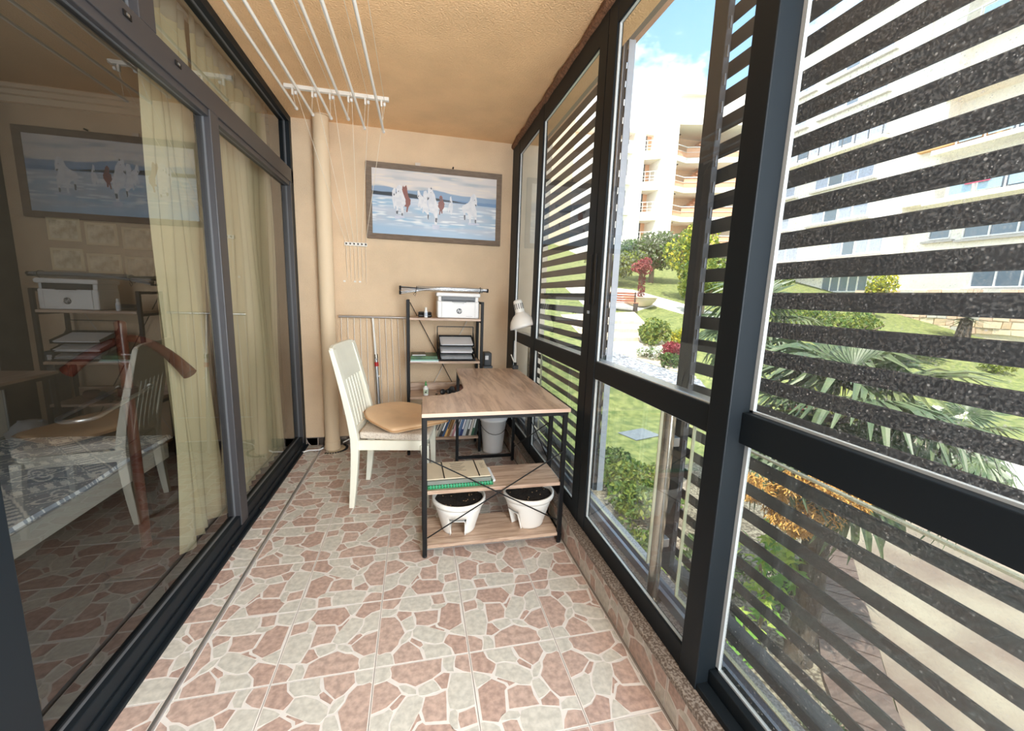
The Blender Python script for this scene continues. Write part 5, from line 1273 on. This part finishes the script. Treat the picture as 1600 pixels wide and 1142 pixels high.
bush('flowering_shrub', 'round lime-green shrub beside the terrace in the open gap', 'shrub', 9.9, 15.6, (0.95, 0.8, 0.72), 1500, 0.16, [G2, G1], 11)
bush('flowering_shrub', 'crimson flowering shrub right of the lime-green one', 'shrub', 9.75, 13.95, (0.85, 0.6, 0.38), 1100, 0.13, [G4], 12, zoff=0.1)
bush('flowering_shrub', 'dark green low shrub in front of the crimson one', 'shrub', 9.15, 13.3, (0.8, 0.5, 0.34), 900, 0.12, [G5, G1], 13)
bush('flowering_shrub', 'white-flowering low shrub left of the crimson one', 'shrub', 8.75, 14.1, (0.75, 0.45, 0.30), 800, 0.11, [G7, G7, G1], 14)
bush('flowering_shrub', 'yellow-green shrub behind the crimson one', 'shrub', 11.0, 15.2, (0.9, 0.6, 0.6), 1000, 0.14, [G2, G8], 15)
bush('flowering_shrub', 'red flower bush under the far leaves of the palm', 'shrub', 11.6, 9.9, (0.75, 0.6, 0.30), 700, 0.11, [G4], 16)
bush('flowering_shrub', 'red flower bush right of the palm crown', 'shrub', 13.2, 8.9, (1.3, 0.7, 0.36), 1100, 0.12, [G4, G4, G1], 17)
bush('flowering_shrub', 'white flower cushion at the right end of the bark bed', 'shrub', 15.6, 8.7, (1.1, 0.7, 0.24), 800, 0.11, [G7], 18)
bush('flowering_shrub', 'pale green ground shrub on the far lawn', 'shrub', 21.5, 14.6, (3.6, 2.2, 0.55), 2200, 0.22, [G3, G2], 19)
bush('flowering_shrub', 'lime shrub on the lawn below the stone wall', 'shrub', 24.8, 12.6, (0.9, 0.7, 0.5), 600, 0.16, [G2], 20)
bush('hedge_shrub', 'bright green hedge bush in front of the apartment block', 'shrub', 19.6, 17.4, (2.6, 1.6, 1.0), 2600, 0.2, [G1, G2], 21)
bush('hedge_shrub', 'long bright hedge bush right of the first hedge bush', 'shrub', 21.0, 15.9, (2.2, 1.4, 0.95), 2200, 0.2, [G2, G1], 22)
bush('garden_tree', 'small yellow-green tree at the left corner of the apartment block', 'tree', 25.5, 25.5, (1.9, 1.6, 1.1), 1800, 0.22, [G2, G1], 23, trunk=0.5)
bush('garden_tree', 'yellow-leaved little tree before the barred ground-floor window', 'tree', 28.5, 20.7, (1.1, 1.0, 1.3), 900, 0.22, [G2, G8], 24, trunk=0.9)
bush('garden_tree', 'grey-green olive tree behind the red tree', 'tree', 17.2, 28.5, (4.4, 2.4, 1.6), 5200, 0.26, [G3, G3, G1], 25, trunk=0.9, lumps=16)
bush('garden_tree', 'yellow-green tree in front of the open stair galleries', 'tree', 16.6, 23.2, (2.0, 2.0, 2.2), 3600, 0.24, [G2, G8, G1], 26, trunk=1.2, lumps=14)
bush('garden_tree', 'light green tree left of the red tree', 'tree', 13.6, 27.0, (2.4, 1.8, 1.3), 2800, 0.24, [G3, G2], 27, trunk=0.5, lumps=14)
bush('garden_tree', 'lime tree beside the garden path', 'tree', 15.4, 20.0, (1.7, 1.4, 1.5), 2600, 0.22, [G2, G2, G1], 28, trunk=0.6)
rt = bush('garden_tree', 'slender tree with dark red leaves in a planter beside the bench', 'tree', 12.55, 21.7, (0.8, 0.7, 0.65), 900, 0.17, [G6], 29, trunk=1.75)
rng = np.random.default_rng(8); a_ = rng.uniform(0, 2*np.pi, 420); leaf_mesh('trunk_leaves', np.stack([0.17*np.cos(a_), 0.17*np.sin(a_), rng.uniform(0.05, 1.9, 420)], 1), 0.13, [G6], rng, parent=rt)
pl_ = thing('round_planter', 'low round stone planter around the red-leaved tree', 'planter', (12.55, 21.7, gh(12.55, 21.7)-0.02))
MB().lathe([(0.45, 0), (0.65, 0.12), (0.85, 0.35), (0.88, 0.48), (0.80, 0.50), (0.72, 0.42), (0.0005, 0.40)], 24).build('bowl', mat('pale_planter', rgb(206, 190, 160), 0.8), pl_)
MB().lathe([(0.84, 0.45), (0.93, 0.47), (0.93, 0.53), (0.82, 0.53)], 24).build('rim', mat('pale_planter', rgb(206, 190, 160)), pl_)

# bench
bn = thing('garden_bench', 'brown slatted bench beside the red-leaved tree', 'bench', (10.75, 20.6, gh(0, 20.6)), -0.25)
M_bw = mat('bench_wood', rgb(150, 88, 66), 0.6, var=0.12)
for k in range(4): MB().box(-0.9, 0.9, -0.24+0.12*k, -0.14+0.12*k, 0.42, 0.46).build('seat_slat', M_bw, bn)
for k in range(4): MB().box(-0.9, 0.9, 0.26, 0.29, 0.50+0.13*k, 0.60+0.13*k).build('back_slat', M_bw, bn)
for sx in (-1, 1):
    MB().box(sx*0.82-0.06, sx*0.82+0.06, -0.24, 0.26, 0, 0.42).build('leg', mat('dark_bench_iron', rgb(60, 50, 46), 0.6), bn); MB().box(sx*0.82-0.03, sx*0.82+0.03, 0.22, 0.26, 0.42, 1.02).build('back_post', mat('dark_bench_iron', rgb(60, 50, 46)), bn)

# ================================================================== STAIR BUILDING (faces the garden)
M_render = mat('white_render', rgb(240, 234, 224), 0.9)
M_salmon = mat('salmon_render', rgb(222, 172, 140), 0.9, var=0.04)
M_sand = mat('sand_render', rgb(226, 196, 164), 0.9, var=0.04)
M_dw = mat('dark_window', rgb(96, 100, 106), 0.2, spec=0.8)
M_rl = mat('white_railing', rgb(232, 230, 228), 0.5)
stb = thing('stair_building', 'white apartment building with open stair galleries and small salmon balconies', 'building', (0, 40, 0))
FL = [4.2, 7.15, 10.1, 13.05, 16.0]   # gallery floor heights
MB().box(16, 33.8, 3.2, 12, 2.0, 19.6).build('rear_wall', M_sand, stb)
MB().box(16, 21.9, 0.9, 3.2, 2.0, 17.2).build('left_wing', M_render, stb)
MB().box(21.9, 22.35, 0.2, 3.2, 2.0, 18.4).build('wall_fin', M_render, stb)
MB().box(24.0, 25.7, -0.3, 3.2, 2.0, 19.8).build('lift_tower', M_render, stb)
MB().prism([(25.7, 0.0), (33.7, -2.4), (33.7, 3.2), (25.7, 3.2)], 18.9, 21.4).build('top_storey', M_render, stb)
MB().prism([(25.2, -0.6), (28.6, -1.4), (28.4, 3.0), (25.2, 3.0)], 21.4, 22.0).build('roof_gable', M_render, stb)
MB().box(25.2, 28.2, 0.8, 3.0, 22.0, 22.8).build('roof_turret', M_render, stb)
MB().box(16, 25.7, 1.5, 3.2, 18.2, 20.0).build('parapet', M_render, stb)
MB().tube([(21.2, 1.6, 17.2), (21.2, 1.6, 19.7)], 0.05, 6).build('antenna', M_dw, stb)
for k, z in enumerate(FL):
    # left: little balconies between fin and tower, salmon inside
    MB().box(22.35, 24.0, 2.0, 3.25, z+0.3, z+2.95).build('recess_wall', M_salmon, stb)
    MB().prism([(22.35, 2.0), (22.35, 0.9), (24.0, -0.25), (24.0, 2.0)], z-0.55, z+0.3).build('balcony_slab', M_render, stb)
    MB().box(22.9, 23.5, 1.95, 2.02, z+0.3, z+2.4).build('balcony_door', M_dw, stb)
    rlg = MB().bar((22.4, 0.85, z+1.25), (24.0, -0.2, z+1.25), 0.06).build('railing', M_rl, stb)
    mb = MB()
    for zz_ in (0.55, 0.85): mb.bar((22.4, 0.85, z+zz_), (24.0, -0.2, z+zz_), 0.035)
    mb.build('rail_bar', M_rl, rlg)
    for q in range(5): MB().bar((22.4+0.4*q, 0.85-0.2625*q, z+0.3), (22.4+0.4*q, 0.85-0.2625*q, z+1.25), 0.04).build('baluster', M_rl, rlg)
    # left wing windows
    MB().box(20.2, 20.9, 0.84, 0.95, z+0.8, z+2.3).build('window', M_dw, stb)
    MB().box(20.2, 21.3, 0.5, 0.9, z-0.15, z+0.05).build('window_ledge', M_render, stb)
    # right: open galleries with slabs, railing and stairs behind
    MB().prism([(25.7, 0.3), (27.6, 0.9), (33.7, -1.7), (33.7, 3.2), (25.7, 3.2)], z-0.30, z+0.22).build('gallery_slab', M_render, stb)
    MB().box(26.1, 27.0, 2.9, 3.25, z+0.22, z+2.5).build('gallery_door', M_render, stb)
    stp = MB()
    for q in range(9): stp.box(27.4+0.36*q, 27.8+0.36*q, 1.8, 3.0, z+0.22+0.29*q, z+0.36+0.29*q)
    stp.build('stair_flight', M_salmon, stb)
    mb = MB()
    for a, b in (((25.75, 0.35), (27.6, 0.95)), ((27.6, 0.95), (33.6, -1.65))):
        mb.bar((a[0], a[1], z+1.25), (b[0], b[1], z+1.25), 0.07); mb.bar((a[0], a[1], z+0.75), (b[0], b[1], z+0.75), 0.03)
    gr = mb.build('gallery_railing', M_rl, stb)
    MB().bar((25.8, 0.42, z+0.5), (27.6, 1.0, z+0.5), 0.02, 0.5).build('railing_panel', M_salmon, gr); MB().bar((27.6, 1.0, z+0.72), (33.6, -1.6, z+0.72), 0.02, 0.9).build('railing_panel', M_salmon, gr)
    MB().box(29.3, 30.2, 2.9, 3.22, z+1.3, z+1.9).build('window', M_dw, stb)
    MB().tube([(26.9, 1.6, z+2.60), (26.9, 1.6, z+2.65)], 0.22, 10).build('ceiling_lamp', M_dw, stb)

# ================================================================== APARTMENT BLOCK PARALLEL TO THE BALCONY
ab = thing('apartment_block', 'long white apartment block with bands of curtained windows behind the louvres', 'building', (34, 0, 0))
MB().box(0, 12, 24.2, 45, -1, 23.6).build('wall', M_render, ab); MB().box(1.2, 12, 5, 24.2, -1, 21.5).build('wall', M_render, ab)
MB().box(-0.9, 12, 24.0, 45.5, 23.6, 24.2).build('roof_slab', M_render, ab); MB().box(-1.2, 12, 4.5, 24.0, 21.5, 22.1).build('roof_slab', M_render, ab)
M_net = mat('net_curtain', rgb(176, 182, 200), 0.8, var=0.10, vscale=3, stretch=(1, 6, 0.4))
def win(y0, y1, z0, z1, n, x=0.0, curtain=True, ledge=True):
    f = MB(); f.box(x-0.10, x+0.03, y0, y1, z0, z0+0.09); f.box(x-0.10, x+0.03, y0, y1, z1-0.09, z1)
    for k in range(n+1): yy = y0+(y1-y0)*k/n; f.box(x-0.10, x+0.03, yy-0.045, yy+0.045, z0+0.09, z1-0.09)
    fo_ = f.build('window', M_rl, ab)
    for k in range(n): MB().box(x-0.03, x-0.02, y0+(y1-y0)*k/n+0.05, y0+(y1-y0)*(k+1)/n-0.05, z0+0.09, z1-0.09).build('pane', (M_net if curtain and k % 3 != 2 else G_ext), fo_)
    if ledge: MB().box(x-0.32, x, y0-0.3, y1+0.3, z0-0.22, z0-0.08).build('window_ledge', mat('ledge_grey', rgb(186, 180, 176), 0.8), fo_)
for a in ((26.4, 31.2, 20.1, 21.9, 4), (32.6, 36.4, 20.0, 21.4, 3), (26.4, 31.6, 17.3, 18.9, 5), (33.0, 39.0, 17.2, 18.6, 4), (26.0, 37.2, 14.3, 15.7, 9), (26.4, 31.2, 11.3, 12.8, 4), (33.2, 38.0, 11.3, 12.6, 4), (26.4, 31.2, 8.4, 9.6, 4), (33.4, 38.0, 8.3, 9.5, 3), (24.9, 29.0, 5.5, 7.4, 4), (32.0, 36.0, 5.4, 7.0, 3)): win(*a)
# balcony rail in front of the long glazed band
rb_ = MB().box(-0.75, -0.70, 25.6, 38.0, 14.75, 14.82).build('long_rail', M_dw, ab); MB().box(-0.80, 0, 25.6, 38.0, 13.75, 13.95).build('long_balcony_slab', M_render, ab)
for k in range(13): MB().box(-0.75, -0.70, 25.7+k, 25.78+k, 13.95, 14.75).build('rail_post', M_dw, rb_)
MB().box(-1.2, 0.0, 24.2, 39, 4.4, 4.75).build('canopy', mat('pale_canopy', rgb(232, 214, 180), 0.8), ab)
win(25.5, 29.2, 2.6, 4.1, 5, ledge=False, curtain=False)
MB().box(-0.14, -0.08, 26.0, 31.0, 0.9, 2.3).build('barred_window', mat('rust_bars', rgb(110, 80, 70), 0.7), ab)
for k in range(14): MB().box(-0.22, -0.16, 26.1+0.36*k, 26.16+0.36*k, 0.9, 2.3).build('window_bar', M_dw, ab)
# right part: small windows, balconies with glass fronts
win(21.6, 22.8, 6.2, 7.1, 1, 1.2, False); win(17.0, 20.9, 6.1, 7.2, 3, 1.2, False); win(16.5, 20.0, 2.9, 4.2, 3, 1.2, False)
for k, z in enumerate((8.6, 11.8, 15.2, 18.6)):
    bsl = MB().box(-0.4, 1.2, 10.0, 22.6, z-0.25, z+0.05).build('balcony', M_render, ab)
    for q in range(9): MB().box(-0.36, -0.30, 10.1+1.4*q, 10.17+1.4*q, z+0.05, z+1.1).build('railing_post', M_rl, bsl)
    MB().box(-0.38, -0.28, 10.0, 22.6, z+1.05, z+1.13).build('top_rail', M_rl, bsl)
    for q in range(8): MB().box(-0.33, -0.31, 10.3+1.4*q, 11.4+1.4*q, z+0.15, z+0.98).build('glass_front', mat('blue_balcony_glass', rgb(170, 196, 214), 0.15, spec=0.8), bsl)
    MB().box(1.1, 1.2, 15.5, 19.5, z+0.1, z+2.3).build('terrace_door', G_ext, ab); MB().box(1.1, 1.21, 12.0, 15.0, z+0.05, z+2.6).build('salmon_wall', M_salmon, ab)
MB().box(-0.2, 1.2, 19.6, 23.6, 12.0, 12.35).build('wooden_soffit', mat('ochre_soffit', rgb(214, 164, 110), 0.8), ab)
MB().box(0.2, 1.2, 22.4, 24.2, 8.6, 21.5).build('wall', M_render, ab)
lc = MB(); lc.box(-0.45, -0.41, 19.2, 20.4, 9.2, 9.8); o = lc.build('towel', mat('pink_towel', rgb(206, 90, 120), 0.9), None, loc=(34, 0, 0)); tag(o, 'pink towel hung over a balcony rail of the apartment block', 'towel')
bush('balcony_plant', 'green climbing plant on the balcony at the right end of the block', 'plant', 33.4, 15.6, (1.0, 2.0, 0.8), 1200, 0.22, [G2, G1], 33, z=8.65)

# stone retaining wall at the foot of the block: separate stones
rw = struct('retaining_wall', 'pale rubble stone wall at the foot of the apartment block', (32.0, 0, 0))
M_st = [mat('wall_stone_%s' % n, rgb(*c), 0.85, var=0.06, vscale=2) for n, c in (('cream', (226, 206, 176)), ('buff', (206, 180, 148)), ('grey', (196, 190, 180)), ('rose', (214, 184, 160)))]
MB().box(0.06, 1.2, 8, 24.5, -1.9, 2.55).build('wall_core', mat('wall_mortar', rgb(214, 200, 176), 0.9), rw)
rs = random.Random(9); z = 0.1
rows = []; cnt = 0
while z < 2.5:
    hh = rs.uniform(0.30, 0.45); y = 15.0+rs.uniform(-0.3, 0)
    while y < 24.3 and cnt < 290:
        w_ = rs.uniform(0.35, 0.8); d = rs.uniform(0.0, 0.05); j = lambda: rs.uniform(-0.03, 0.03)
        pts_ = [(y+0.02+j(), z+0.02+j()), (y+w_-0.02+j(), z+0.02+j()), (y+w_-0.02+j(), z+hh-0.02+j()), (y+0.02+j(), z+hh-0.02+j())]
        mb = MB(); mb.add([(-d, a, b) for a, b in pts_]+[(0.07, a, b) for a, b in pts_], [(3, 2, 1, 0), (0, 1, 5, 4), (1, 2, 6, 5), (2, 3, 7, 6), (3, 0, 4, 7)])
        mb.build('stone', rs.choice(M_st), rw); y += w_; cnt += 1
    z += hh
